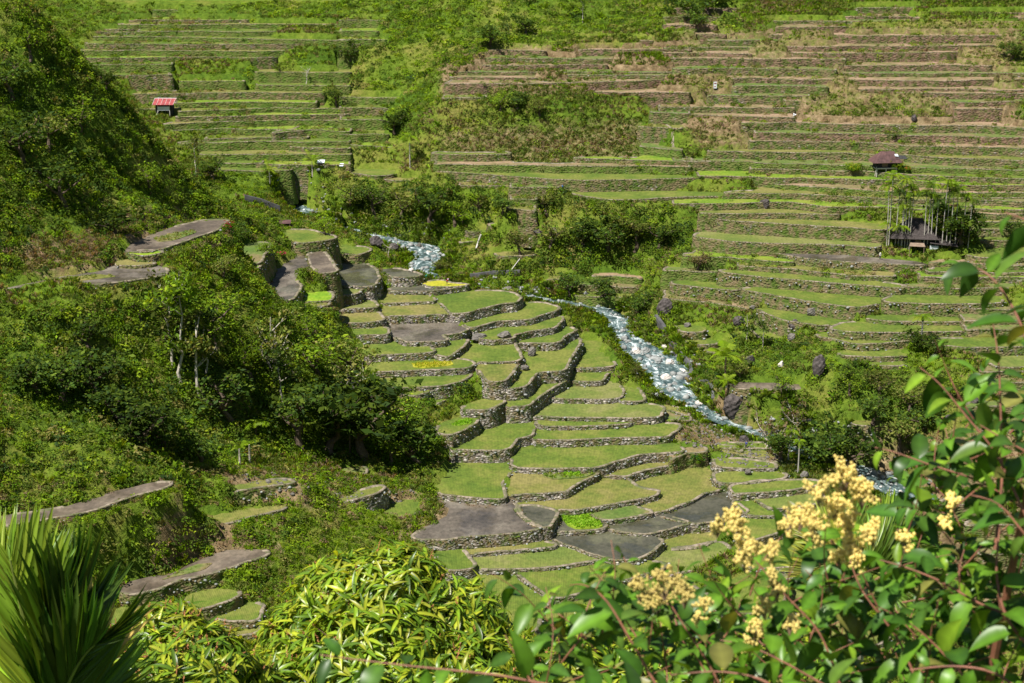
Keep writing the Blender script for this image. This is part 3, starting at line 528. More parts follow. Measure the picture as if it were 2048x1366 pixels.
# the slope relaxes smoothly between the fixed cells, staying near the survey
def relax(fixed, Dv, T):
    h = np.where(fixed, Dv, T); d = np.where(fixed, Dv - T, 0.0)
    lv = [(fixed.astype(float), d * fixed)]
    while min(lv[-1][0].shape) > 20:
        f, v = lv[-1]; a, b = f.shape[0] // 2 * 2, f.shape[1] // 2 * 2
        f2 = f[:a, :b].reshape(a // 2, 2, b // 2, 2).sum((1, 3)); v2 = v[:a, :b].reshape(a // 2, 2, b // 2, 2).sum((1, 3)); lv.append((np.minimum(f2, 1), np.where(f2 > 0, v2 / np.maximum(f2, 1e-9), 0) * np.minimum(f2, 1)))
    u = None
    for L in range(min(4, len(lv) - 1), -1, -1):
        f, v = lv[L]; v = np.where(f > 0, v / np.maximum(f, 1e-9), 0)
        if u is None: u = np.where(f > 0, v, 0)
        else:
            u = np.repeat(np.repeat(u, 2, 0), 2, 1); u = np.pad(u, ((0, max(0, f.shape[0] - u.shape[0])), (0, max(0, f.shape[1] - u.shape[1]))), 'edge')[:f.shape[0], :f.shape[1]]
        u = np.where(f > 0, v, u); dec = 1 - .004 * 4 ** L if L < 4 else .6
        for _ in range(60):
            a = (np.roll(u, 1, 0) + np.roll(u, -1, 0) + np.roll(u, 1, 1) + np.roll(u, -1, 1)) * .25 * dec; u = np.where(f > 0, v, a)
    return T + u
def blur(a, n):
    for _ in range(3):
        for ax in (0, 1):
            c_ = np.cumsum(np.pad(a, [(n + 1, n) if k == ax else (0, 0) for k in (0, 1)], 'edge'), ax)
            a = (np.take(c_, range(2 * n + 1, c_.shape[ax]), ax) - np.take(c_, range(0, c_.shape[ax] - 2 * n - 1), ax)) / (2 * n + 1)
    return a
for n_ in (14, 6):                     # bend the relief towards the surveyed terraces before the fine fit
    df = blur(np.where(fixed & ~inr, Dv - T0, 0.0), n_); wf = blur((fixed & ~inr).astype(float), n_); T0 = T0 + df / (wf + .012)
T = relax(fixed, Dv, T0)
hum = fbm(GX, GY, 14, 3, 3) * 1.3 + fbm(GX, GY, 4, 4, 2) * .5
dist_f = fixed.astype(float)
for _ in range(4): dist_f = np.maximum(dist_f, .7 * np.maximum.reduce([np.roll(dist_f, 1, 0), np.roll(dist_f, -1, 0), np.roll(dist_f, 1, 1), np.roll(dist_f, -1, 1)]))
T = T + hum * (1 - np.clip(dist_f * 1.3, 0, 1)) * np.clip((GY - 20) / 60, 0, 1)
def th(x, y): return bil(T, x, y)
# ------------------------------------------------------------------ ground
SOIL = [("310 1125 400 1065 540 1085 560 1105 520 1130 430 1130 330 1165 300 1150", 1), ("800 1090 850 1000 910 1010 905 1030 870 1060", 1), ("40 480 230 470 240 530 60 560", .45), ("440 930 640 940 840 985 820 1010 600 1010 470 975", .75),
  ("1340 60 2048 40 2048 330 1660 330 1400 300 1340 220", .26), ("880 110 1360 80 1360 185 880 190", .5), ("1350 230 1660 236 2048 238 2048 254 1350 250", .8), ("240 420 340 420 460 440 440 500 240 480", .6), ("1340 800 1500 850 1500 900 1360 880", .6), ("1700 880 2048 860 2048 1300 1880 1200", .45), ("850 250 1280 230 1300 330 900 330", .25)]
a_, b_, _ = proj(np.stack([GX, GY, T], -1)); soil = np.zeros((NY, NX))
for st_, am in SOIL: v = [float(t) for t in st_.split()]; soil[inpoly(a_, b_, list(zip(v[::2], v[1::2]))) & (GY > 200)] = am
soil = np.where(((GY < 420) & (b_ < 400) & (a_ < 620)), 0, soil); soil = blur(soil, 1); soilc = np.stack([soil] * 3, -1).reshape(-1, 3)
m, nt, out = nmat("hillside_ground"); co = coords(nt)
c1 = ramp(nt, noise(nt, co, .05, 6, .65), [(.36, (.055, .105, .01)), (.5, (.1, .15, .016)), (.62, (.15, .155, .035)), (.76, (.2, .15, .08))])
c2 = ramp(nt, noise(nt, co, .9, 5, .7), [(.3, (.5, .55, .4)), (.7, (1.35, 1.3, 1.2))])
sa = N(nt, "ShaderNodeAttribute", attribute_name="Col").outputs["Fac"]; sc_ = ramp(nt, noise(nt, co, .35, 8, .8), [(.38, (.09, .06, .035)), (.5, (.165, .12, .07)), (.62, (.25, .19, .125))]); sn = noise(nt, co, .5, 5, .8)
mad = N(nt, "ShaderNodeMath", operation='MULTIPLY_ADD'); nt.links.new(sa, mad.inputs[0]); mad.inputs[1].default_value = 1.6; nt.links.new(sn, mad.inputs[2]); ma = ramp(nt, mad.outputs[0], [(.72, (0, 0, 0)), (1.0, (1, 1, 1))]); c1 = mixc(nt, ma, c1, sc_)
bsdf(nt, out, mixc(nt, 1.0, c1, c2, 'MULTIPLY'), .95, .1, noise(nt, co, 1.2, 4, .7), 1.0, .5); M['ground'] = m
idx = np.arange(NX * NY).reshape(NY, NX)
F = np.stack([idx[:-1, :-1], idx[:-1, 1:], idx[1:, 1:], idx[1:, :-1]], -1).reshape(-1, 4)
V = np.stack([GX, GY, T], -1).reshape(-1, 3)
tag(mesh_np("hillside_terrain", V, F, M['ground'], smooth=True, cols=soilc), kind='structure')
def big_ground():                      # coarse land out to the horizon, under and round the surveyed piece
    g = np.r_[-3000, -1500, -700, -400, X0 + .5, -150, -75, 0, 75, 150, X1 - .5, 400, 700, 1500, 3000]; h = np.r_[-1500, -600, -200, -60, Y0 + .5, 200, 400, Y1 - .5, 750, 900, 1200, 2000, 3500]
    A, B = np.meshgrid(g, h); cx_ = np.clip(A, X0, X1); cy_ = np.clip(B, Y0, Y1); Z = bil(T, cx_, cy_)
    far = np.hypot(A - cx_, B - cy_); Z = Z + far * .25 * (B > 150) + far * .02; inner = (far <= 0) & (A > X0 + 1) & (A < X1 - 1) & (B > Y0 + 1) & (B < Y1 - 1)
    Z = np.where(inner, -60, Z - .4); ny, nx = A.shape; ii = np.arange(nx * ny).reshape(ny, nx)
    FF = np.stack([ii[:-1, :-1], ii[:-1, 1:], ii[1:, 1:], ii[1:, :-1]], -1).reshape(-1, 4)
    tag(mesh_np("distant_terrain", np.stack([A, B, Z], -1).reshape(-1, 3), FF, M['ground'], smooth=True), kind='structure')
big_ground()
# ------------------------------------------------------------------ river
m, nt, out = nmat("river_water"); 
fc = N(nt, "ShaderNodeAttribute", attribute_name="Col").outputs["Color"]; fm = N(nt, "ShaderNodeMapping"); fm.inputs["Scale"].default_value = (36, 5.5, 1); nt.links.new(fc, fm.inputs[0])
f1 = noise(nt, fm.outputs[0], 1.0, 5, .62, 1.2); f2_ = noise(nt, coords(nt), 1.1, 4, .6); fa = N(nt, "ShaderNodeMath", operation='MULTIPLY_ADD'); nt.links.new(f2_, fa.inputs[0]); fa.inputs[1].default_value = .45; nt.links.new(f1, fa.inputs[2]); fs = N(nt, "ShaderNodeMath", operation='MULTIPLY'); nt.links.new(fa.outputs[0], fs.inputs[0]); fs.inputs[1].default_value = .69; ff = fs.outputs[0]
foam = ramp(nt, ff, [(.38, (.02, .04, .04)), (.48, (.06, .095, .095)), (.54, (.15, .2, .2)), (.59, (.42, .47, .47)), (.68, (.72, .73, .72))])
bsdf(nt, out, foam, .45, .4, ff, .35, .15); M['river'] = m
tv = np.gradient(rcs[:, :2], axis=0); tv /= np.linalg.norm(tv, axis=1, keepdims=True); nv = np.stack([-tv[:, 1], tv[:, 0]], -1)
K = 13; Vr = []
for j in range(K):
    u = (j / (K - 1) - .5); xy = rcs[:, :2] + nv * (rcs[:, 3:4] * 1.0 + 1.0) * u; z = rcs[:, 2] + fbm(xy[:, 0], xy[:, 1], 1.5, 77, 3) * .35
    Vr.append(np.stack([xy[:, 0], xy[:, 1], z - .25], -1))
Vr = np.stack(Vr, 1); nr = len(rcs); sl_ = np.r_[0, np.cumsum(np.hypot(*np.diff(rcs[:, :2], axis=0).T))] / 100; rcol = np.stack([np.repeat(sl_, K), np.tile(np.linspace(0, 1, K), nr) * np.repeat(rcs[:, 3], K) / 8, np.zeros(nr * K)], -1); ii = np.arange(nr * K).reshape(nr, K)
tag(mesh_np("river", Vr, np.stack([ii[:-1, :-1], ii[1:, :-1], ii[1:, 1:], ii[:-1, 1:]], -1).reshape(-1, 4), M['river'], smooth=True, cols=rcol), kind='structure')
# ------------------------------------------------------------------ terraces
def ordw(k): 
    w = ["first", "second", "third", "fourth", "fifth", "sixth", "seventh", "eighth", "ninth", "tenth", "eleventh", "twelfth", "thirteenth", "fourteenth", "fifteenth", "sixteenth", "seventeenth", "eighteenth", "nineteenth", "twentieth"]
    if k < 20: return w[k]
    t = {2: "twenty", 3: "thirty", 4: "forty"}[(k + 1) // 10]; u = (k + 1) % 10
    return (t + "-" + w[u - 1]) if u else {"twenty": "twentieth", "thirty": "thirtieth", "forty": "fortieth"}[t]
def region(x, y):
    if y > 870 and x < 1300: return "the lower left slope"
    if x < 760 and y < 420: return "the far left hillside"
    if y > 560 and x > 1560: return "the lower right slope"
    if y > 540 and x > 1300: return "the right bank near the river"
    if x < 1340 and y < 200: return "the brown upper middle hillside"
    if x < 1340 and y < 400: return "the middle hillside below the grassy knoll"
    if x < 1340: return "the riverside behind the rapids"
    if y < 180: return "the dry upper right hillside"
    if y < 300: return "the middle right hillside"
    return "the right hillside above the thatched house"
rgc = {}
for s in sorted([s for s in SL if s['rim']], key=lambda s: np.mean(s['px'][:, 1])):
    cx_, cy_ = np.mean(s['px'], 0); rg = region(cx_, cy_); k = rgc.get(rg, 0); rgc[rg] = k + 1
    ht = fbm(np.array([cx_ / 20]), np.array([cy_ / 3]), 1, 8)[0]
    if "dry upper" in rg or "brown" in rg: s['mat'] = 'dry' if ht < .12 else 'gr'; s['wm'] = 'stone_brown' if ht < .1 else 'stone_far'
    elif "left hill" in rg: s['mat'] = ['g', 'b2', 'g', 'y'][k % 4]; s['wm'] = ['stone_green', 'stone_far', 'stone_green'][k % 3]
    elif "middle right" in rg: s['mat'] = ['dry', 'gr', 'dry'][k % 3]; s['wm'] = ['stone_brown', 'stone_far'][k % 2]
    elif "lower" in rg: s['mat'] = 'gr'; s['wm'] = 'stone_far'
    else: s['mat'] = ['y', 'gr', 'g', 'b2', 'dry'][k % 5]; s['wm'] = ['stone_far', 'stone_green', 'stone_far'][k % 3]
    nm = {'dry': 'dry brown', 'gr': 'grassy', 'b2': 'bright green', 'g': 'green', 'y': 'yellow green'}[s['mat']]
    s['label'] = f"narrow {nm} terrace, {ordw(k)} down on {rg}"
WALLPTS = []
def build_slab(i, s):
    P, nn, z = s['P'], s['n'], s['z']; far_out = P + nn * 1.3; higher = np.zeros(len(P), bool); lower = np.zeros(len(P), bool)
    for j, o in enumerate(SL):
        if j == i: continue
        if (o['P'].max(0) + 1 < P.min(0)).any() or (o['P'].min(0) - 1 > P.max(0)).any(): continue
        ins = inpoly(far_out[:, 0], far_out[:, 1], o['P'])
        if o['z'] > z + .12: higher |= ins
        else: lower |= ins
    tz = th(far_out[:, 0] + nn[:, 0], far_out[:, 1] + nn[:, 1]); higher |= (~lower & (tz > z + .25))
    fl = ~higher; flf = fl.astype(float); flf = np.minimum(flf, np.minimum(np.roll(flf, 1), np.roll(flf, -1)))
    cen = P.mean(0); root = thing("rice_terrace", s['label'], "terrace", (cen[0], cen[1], z)); Pc = P - cen; m_ = len(P)
    # field
    Of = Pc + nn * .2; V = [Vector((a, b, 0)) for a, b in Of]; tri = geometry.tessellate_polygon([V]); tri = [t for t in tri]
    fv = [tuple(v) for v in V]; F_ = []
    for a, b, c in tri:
        F_.append((a, b, c) if (V[b] - V[a]).cross(V[c] - V[a]).z > 0 else (a, c, b))
    fo = mesh_py("field", fv, F_, M[s['mat']], root)
    # bund
    wob = 1 + fbm(P[:, 0], P[:, 1], 3, 31) * .5; bh = np.where(flf > 0, .16 * wob, -.12)[:, None]; q = s['mat'] in 'wm'
    bw = .38 if not s['rim'] else .3
    rings = [np.hstack([Pc - nn * bw * wob[:, None], bh * 0 - .05]), np.hstack([Pc - nn * bw * .6 * wob[:, None], bh]), np.hstack([Pc + nn * .3, bh]), np.hstack([Pc + nn * .36, bh - .12])]
    V = np.stack(rings, 0).reshape(-1, 3); a = np.arange(m_); b = (a + 1) % m_; F_ = []
    keep = np.ones(m_, bool)
    for r_ in range(3): F_.append(np.stack([r_ * m_ + a, r_ * m_ + b, (r_ + 1) * m_ + b, (r_ + 1) * m_ + a], -1)[keep][:, ::-1])
    if keep.any(): mesh_np("earth_bund", V, np.vstack(F_)[:, ::-1], M['bund'], root)
    # wall: battered, with a stony, uneven face
    rows_ = [0, .35, .8, 1.4, 2.1, 2.9, 4.0, 5.5, 9.0]; ring = []
    for r_, d in enumerate(rows_):
        off = .34 + .13 * d + (fbm(P[:, 0] + d * 3.1, P[:, 1] + d * 1.7, 1.1, 50 + r_, 2) * (.28 if r_ else .06)); ring.append(np.hstack([Pc + nn * off[:, None], np.full((m_, 1), -d) + bh - .02]))
    V = np.stack(ring, 0).reshape(-1, 3); F_ = [np.stack([r_ * m_ + a, r_ * m_ + b, (r_ + 1) * m_ + b, (r_ + 1) * m_ + a], -1)[keep] for r_ in range(len(rows_) - 1)]
    if keep.any():
        mesh_np("stone_wall", V, np.vstack(F_)[:, ::-1], M[s.get('wm', 'stone' if s.get('c') in ('E', 'H', 'I', 'P') and np.mean(s['px'], 0)[1] > 520 else 'stone_far')], root)
        sel = np.where(flf > 0)[0]; WALLPTS.append(np.hstack([P[sel] + nn[sel] * .4, np.full((len(sel), 1), z), nn[sel], np.full((len(sel), 1), float(s['rim']))]))
for i, s in enumerate(SL): build_slab(i, s)
# ------------------------------------------------------------------ foliage building blocks
def quads_at(C, Nn, size, asp, r_):
    """one leaf-shaped quad (diamond) per centre; C,Nn (n,3)"""
    n_ = len(C); t = r_.normal(size=(n_, 3)); t -= Nn * (t * Nn).sum(1, keepdims=True); t /= np.linalg.norm(t, axis=1, keepdims=True) + 1e-9
    b = np.cross(Nn, t); s = np.broadcast_to(size, n_)[:, None]
    return np.stack([C - t * s, C - b * s * asp, C + t * s, C + b * s * asp], 1)
def unit(v): return v / (np.linalg.norm(v, axis=-1, keepdims=True) + 1e-9)
def dome(n_, seed, h=.8, lump=.35, leaf=.2, asp=.5, low=0.0):
    r_ = np.random.default_rng(seed); d = r_.normal(size=(n_, 3)); d[:, 2] = np.abs(d[:, 2]) - low; d = unit(d)
    k = unit(r_.normal(size=(7, 3)) * (1, 1, .6)); rad = 1 - lump + lump * np.clip((d @ k.T).max(1), 0, 1) ** 2 * 1.3; rad *= r_.uniform(.62, 1.0, n_) ** .6
    C = d * rad[:, None]; C[:, 2] *= h; nn = unit(d * .6 + r_.normal(size=(n_, 3)) * .55 + (0, 0, .35)); return quads_at(C, nn, leaf * r_.uniform(.6, 1.25, n_), asp, r_)
def tuft(n_, seed, spread=.7):
    r_ = np.random.default_rng(seed); a = r_.uniform(0, 6.283, n_); l = r_.uniform(.6, 1.0, n_); o = r_.uniform(0, .35, (n_,)); bx = np.cos(a) * o; by = np.sin(a) * o
    a2 = a + r_.normal(0, .5, n_); sp = r_.uniform(.15, spread, n_); tx = bx + np.cos(a2) * sp; ty = by + np.sin(a2) * sp; w = .055
    A = np.stack([bx - np.sin(a2) * w, by + np.cos(a2) * w, 0 * a], -1); B = np.stack([bx + np.sin(a2) * w, by - np.cos(a2) * w, 0 * a], -1)
    Cc = np.stack([bx * .4 + tx * .6 + np.sin(a2) * w * .8, by * .4 + ty * .6 - np.cos(a2) * w * .8, l * .75], -1); D = np.stack([tx, ty, l * (1 - .45 * sp)], -1)
    return np.stack([A, B, Cc, D], 1)
def scatter(name, tmpls, pos, size, col, mat, label, cat, jit=.22, parent=None, kind='stuff', group=None, hz=None):
    """many clumps as one mesh; pos (n,3), size (n,), col (n,3)"""
    n_ = len(pos); r_ = np.random.default_rng(len(pos)); which = r_.integers(0, len(tmpls), n_); VV, CC = [], []
    for k, tq in enumerate(tmpls):
        s_ = np.where(which == k)[0]
        if not len(s_): continue
        a = r_.uniform(0, 6.283, len(s_)); c, sn = np.cos(a), np.sin(a); q = tq.shape[0]; t = tq.reshape(1, q * 4, 3)
        x = t[..., 0] * c[:, None] - t[..., 1] * sn[:, None]; y = t[..., 0] * sn[:, None] + t[..., 1] * c[:, None]; z = np.broadcast_to(t[..., 2], x.shape)
        hs = (hz[s_] if hz is not None else np.ones(len(s_)))[:, None]
        V = np.stack([x, y, z * hs], -1) * size[s_][:, None, None] + pos[s_][:, None]; VV.append(V.reshape(-1, 3))
        cc = col[s_][:, None, :] * (1 + r_.normal(0, jit, (len(s_), q, 1))) * (1 + r_.normal(0, jit * .35, (len(s_), q, 3))); CC.append(np.repeat(np.clip(cc, .004, .9).reshape(-1, 3), 4, 0))
    V = np.vstack(VV); Fq = np.arange(len(V)).reshape(-1, 4)
    o = mesh_np(name, V, Fq, mat, parent, np.vstack(CC)); return tag(o, label, cat, group, kind) if parent is None else o
PAL = {k: np.array(v) for k, v in {
 'lush': [(.07, .13, .012), (.1, .17, .015), (.055, .1, .014), (.13, .19, .02), (.06, .11, .02)],
 'dark': [(.03, .06, .012), (.04, .075, .014), (.055, .09, .015), (.035, .065, .022), (.08, .12, .02)],
 'olive': [(.1, .13, .025), (.13, .15, .03), (.08, .11, .02), (.17, .16, .05), (.06, .095, .015)],
 'dry': [(.2, .16, .07), (.26, .18, .11), (.16, .14, .05), (.12, .13, .03), (.22, .15, .1)],
 'bright': [(.12, .21, .012), (.15, .24, .015), (.1, .17, .012), (.17, .25, .03), (.08, .14, .015)],
 'grass': [(.12, .16, .03), (.15, .17, .04), (.2, .18, .07), (.1, .15, .02), (.08, .13, .02)]}.items()}
PAL = {k: v * np.array({'lush': (1.6, 1.5, 1.0), 'dark': (1.45, 1.4, 1.2), 'bright': (1.25, 1.2, .9), 'olive': 1.3}.get(k, 1.0)) for k, v in PAL.items()}
def pick(names, n_, r_):
    P_ = np.vstack([PAL[k] for k in names]); return P_[r_.integers(0, len(P_), n_)]
# ------------------------------------------------------------------ vegetation zones as surveyed: outline | palettes | shrubs per m2 | size | tuft palettes | tufts per m2
ZN = [("0 0 60 0 120 110 190 180 340 310 450 385 540 440 480 480 420 500 250 520 240 440 400 430 300 400 250 440 230 530 0 575", "lush lush olive dark", .34, (.8, 2.0), "lush olive dry", .5),
 ("0 470 100 440 230 470 240 530 160 545 0 570", "dry dark olive", .3, (.5, 1.2), "dry dry olive", 1.6),
 ("0 615 330 585 480 575 600 600 700 640 780 760 880 870 870 960 700 930 560 900 400 940 330 960 0 1030", "lush lush dark olive", .36, (.8, 2.2), "lush bright olive", .6),
 ("0 1040 350 985 480 920 700 960 800 1000 830 1080 760 1120 600 1160 480 1190 250 1170 0 1180", "bright lush olive", .3, (.5, 1.5), "bright bright lush dry", .9),
 ("60 0 520 0 520 40 240 60 240 120 150 110 100 60", "lush olive", .3, (.7, 1.6), "bright grass", .6),
 ("500 0 1400 0 1500 40 1400 70 1240 50 1180 80 980 110 900 150 880 200 860 290 780 300 690 270 500 190 350 165 540 110 680 110 680 40 500 40", "lush lush bright olive dark", .3, (.8, 2.0), "bright lush grass", .6),
 ("1340 0 1480 0 1470 40 1400 60 1340 40", "dark", .4, (1.4, 3), "dark lush", .4),
 ("890 190 1000 165 1200 180 1360 190 1350 240 1280 300 1300 330 1200 345 1000 330 880 330 820 310 820 250", "lush olive grass", .17, (.7, 1.8), "grass grass olive dry", 1.5),
 ("1360 60 2048 30 2048 330 1450 300 1360 230", "olive dry grass lush", .06, (.4, 1.1), "grass dry olive bright grass", 1.1),
 ("1390 165 1680 165 1650 205 1380 205", "lush olive", .25, (.6, 1.5), "bright grass", .8),
 ("1660 205 2048 195 2048 235 1800 240 1660 235", "lush grass olive", .4, (.7, 1.6), "grass bright", .9),
 ("1350 240 1490 250 1480 290 1380 310 1350 300", "olive grass", .12, (.6, 1.3), "grass grass dry", 1.2),
 ("500 310 640 320 700 340 640 350 560 390 440 390 430 340", "lush bright dark", .3, (.6, 1.4), "bright lush", .6),
 ("630 350 860 345 1010 370 1120 365 1140 400 1010 440 960 470 900 500 830 490 700 470 640 440", "lush dark olive", .42, (.8, 2.0), "lush bright", .6),
 ("1120 430 1200 400 1370 410 1380 490 1330 540 1180 530 960 530 920 500 960 460 1060 470", "dark olive lush", .4, (.9, 2.0), "olive lush dry", .6),
 ("1330 505 1400 505 1410 560 1330 600 1300 560", "dry olive", .35, (.6, 1.4), "dry olive", .6),
 ("480 470 560 440 690 470 760 480 820 500 830 540 760 530 680 500 560 530", "bright lush olive", .3, (.5, 1.3), "bright lush", .8),
 ("930 540 1040 560 1060 590 1000 580 900 560", "grass bright", .35, (.6, 1.2), "bright grass", 1.6),
 ("1110 590 1160 590 1260 640 1240 680 1300 760 1330 800 1420 830 1400 800 1350 790 1400 760 1420 800 1460 840 1440 860 1320 790 1250 760 1230 700 1150 660 1100 620", "bright grass lush", .3, (.5, 1.3), "bright grass bright", 2.0),
 ("1270 640 1330 640 1340 700 1290 670", "bright grass", .3, (.6, 1.2), "bright grass", 2.0),
 ("930 740 980 770 1020 800 990 800 950 790", "bright lush", .6, (.5, .9), "bright", 1.5),
 ("1420 650 1640 680 1700 700 1900 740 1950 860 1900 900 1720 960 1560 930 1490 900 1480 800 1400 740", "olive lush dark", .34, (.8, 2.1), "olive grass lush", .8),
 ("1900 700 2048 900 2048 1366 1850 1366 1700 1000 1860 900", "olive dry lush", .12, (.5, 1.3), "dry grass olive", .7),
 ("1370 830 1500 850 1490 910 1370 890", "olive dry", .1, (.4, .9), "dry grass lush", .8)]
zid = np.full((171 * 2, 300 * 2), -1); zx, zy = np.meshgrid(np.arange(600) * 4.0 - 150, np.arange(342) * 4.0)
for k, zz in enumerate(ZN):
    v = [float(t) for t in zz[0].split()]; zid[inpoly(zx, zy, list(zip(v[::2], v[1::2])))] = k
def zone_of(P):
    a, b, dp = proj(P); a = a + np.random.default_rng(3).normal(0, 9, a.shape); b = b + np.random.default_rng(4).normal(0, 5, b.shape); i = np.clip(((a + 150) / 4).astype(int), 0, 599); j = np.clip((b / 4).astype(int), 0, 341)
    z = zid[j, i]; z = np.where((P[:, 1] < 415) & (a < 640) & (b < 470), 0, z); return np.where((a < -150) | (a > 2250) | (b < -60) | (b > 1500), -2, z), a, b, dp
free = (cover < 0)
freeN = free & np.roll(free, 1, 0) & np.roll(free, -1, 0) & np.roll(free, 1, 1) & np.roll(free, -1, 1) & (dmin > rw * .5 + .9)
slope = np.hypot(*np.gradient(T))
def samples(dens, seed, mask):
    """random ground points, dens per m2 where mask is true"""
    r_ = np.random.default_rng(seed); n_ = int(dens * (X1 - X0) * (540 - 215)); x = r_.uniform(X0, X1, n_); y = r_.uniform(215, 540, n_)
    inn = np.abs(x) < y * .33 + 8; x, y = x[inn], y[inn]; i = ((x - X0) / G + .5).astype(int).clip(0, NX - 1); j = ((y - Y0) / G + .5).astype(int).clip(0, NY - 1); ok = mask[j, i]; x, y = x[ok], y[ok]
    return np.stack([x, y, th(x, y)], -1)
# crude visibility: a point is worth building only when it is not well behind a ridge for the whole neighbourhood of views
def seen(P, up=1.5, side=0):
    ok = np.zeros(len(P), bool)
    for sx in (-12, 0, 12):
        o = np.array([sx, 0, CH + 1.0]); Q = P + (0, 0, up + 1.0); vis = np.ones(len(P), bool)
        for t in np.linspace(.45, .985, 44):
            S_ = o + (Q - o) * t; vis &= ~((S_[:, 2] < th(S_[:, 0], S_[:, 1])) & (S_[:, 1] > 190))
        ok |= vis
    return ok
rg_ = np.random.default_rng(21)
sh_p, sh_s, sh_c, tf_p, tf_s, tf_c = [], [], [], [], [], []
Pc_ = samples(.62, 100, freeN); z_, a_, b_, d_ = zone_of(Pc_); Pc_, z_ = Pc_[(z_ > -2)], z_[z_ > -2]; v_ = seen(Pc_); Pc_, z_ = Pc_[v_], z_[v_]
for k in range(-1, len(ZN)):
    s_ = z_ == k; P_ = Pc_[s_]; zz = ZN[k] if k >= 0 else ("", "olive lush dry", .06, (.35, .9), "", 0)
    keepn = rg_.random(len(P_)) < zz[2] * 1.5 / .62; P_ = P_[keepn]
    clus = fbm(P_[:, 0], P_[:, 1], 9, 40 + k); P_ = P_[clus > -.42]; clus = clus[clus > -.42]
    n_ = len(P_); sz = zz[3][0] + (zz[3][1] - zz[3][0]) * rg_.random(n_) ** 2.2 * np.clip(.8 + clus, .5, 1.4); c_ = pick(zz[1].split(), n_, rg_)
    tint = 1 + .35 * fbm(P_[:, 0], P_[:, 1], 16, 9)[:, None]; sh_p.append(P_); sh_s.append(sz); sh_c.append(c_ * tint)
st_m = freeN & (slope > .75) & (GY < 425) & (GX < 40); Ps = samples(.75, 133, st_m); z_, a_, b_, d_ = zone_of(Ps); Ps = Ps[(z_ > -2)]; Ps = Ps[seen(Ps)]
sh_p.append(Ps); sh_s.append(rg_.uniform(.6, 1.7, len(Ps))); sh_c.append(pick(["lush", "lush", "olive", "dark", "bright"], len(Ps), rg_)); print("steep", len(Ps))
sh_p, sh_s, sh_c = np.vstack(sh_p), np.hstack(sh_s), np.vstack(sh_c)
Pt_ = samples(3.0, 200, freeN); z_, a_, b_, d_ = zone_of(Pt_); Pt_, z_ = Pt_[(z_ > -2)], z_[z_ > -2]; v_ = seen(Pt_, .5); Pt_, z_ = Pt_[v_], z_[v_]
for k in range(-1, len(ZN)):
    s_ = z_ == k; P_ = Pt_[s_]; zz = ZN[k] if k >= 0 else ("", "", 0, 0, "grass olive lush dry bright", 1.9)
    P_ = P_[rg_.random(len(P_)) < zz[5] * 1.5 / 3.0]; n_ = len(P_)
    if not n_: continue
    pk = zz[4].split(); sel = np.clip((fbm(P_[:, 0], P_[:, 1], 7, 60 + k) + .5) * len(pk) + rg_.normal(0, .5, n_), 0, len(pk) - 1).astype(int)
    c_ = np.array([PAL[pk[q]][rg_.integers(0, 5)] for q in sel]); tf_p.append(P_); tf_s.append(rg_.uniform(.35, .95, n_) * (1.35 if zz[5] > 1.4 else 1)); tf_c.append(c_)
tf_p, tf_s, tf_c = np.vstack(tf_p), np.hstack(tf_s), np.vstack(tf_c)
print("shrubs", len(sh_p), "tufts", len(tf_p))
DN = [dome(78, 300 + k, .75 + .08 * k, leaf=.19, low=.15) for k in range(5)] + [dome(80, 320, 1.1, leaf=.17, low=.3), np.concatenate([tuft(26, 330) * (1.1, 1.1, 1.2), dome(18, 331, .7, leaf=.22)])]
near = sh_p[:, 1] < 330
scatter("undergrowth", DN, sh_p - np.outer(sh_s, (0, 0, .12)), sh_s, sh_c, M['leaf'], "dense mixed green undergrowth covering the slopes between the terraces", "undergrowth", jit=.2)
TF = [tuft(9, 400 + k, .8) for k in range(5)]
scatter("wild_grass", TF, tf_p, tf_s, tf_c, M['leaf'], "tall wild grass and weeds growing on the open slopes", "grass", jit=.25)
bk = samples(1.1, 777, (dmin < rw * .5 + 3.6) & (dmin > rw * .5 + .1) & free); ba, bb, _ = proj(bk); bk = bk[(fbm(bk[:, 0], bk[:, 1], 6, 78) > -.25)]
scatter("riverside_grass", [np.concatenate([tuft(24, 600 + k, .9), tuft(16, 620 + k, .5)]) for k in range(4)], bk, rg_.uniform(.8, 1.9, len(bk)), pick(["bright", "grass", "lush"], len(bk), rg_), M['leaf'], "tall reedy grass along both banks of the river", "grass", jit=.2)
# scrub that has taken over parts of the old far terraces
iw = np.array([1.0 if s['rim'] else 0.0 for s in SL] + [0.0]); far_m = (iw[cover] > 0) & (GY > 300)
fp = samples(.5, 555, far_m); fa, fb, _ = proj(fp); cl_ = fbm(fp[:, 0], fp[:, 1] * 1.6, 13, 91); kf = (cl_ > np.where((fa < 1350), .02, .12)) & (rg_.random(len(fp)) < .85) | (rg_.random(len(fp)) < .05); fp, cl_ = fp[kf], cl_[kf]; fp[:, 2] = bil(np.where(cover >= 0, np.where(np.isnan(Zc), T, Zc), T), fp[:, 0], fp[:, 1]) - .1
scatter("terrace_scrub", DN, fp, rg_.uniform(.3, 1.15, len(fp)), pick(["olive", "lush", "dry", "grass", "bright"], len(fp), rg_), M['leaf'], "patches of scrub overgrowing the far terraces", "scrub", jit=.2)
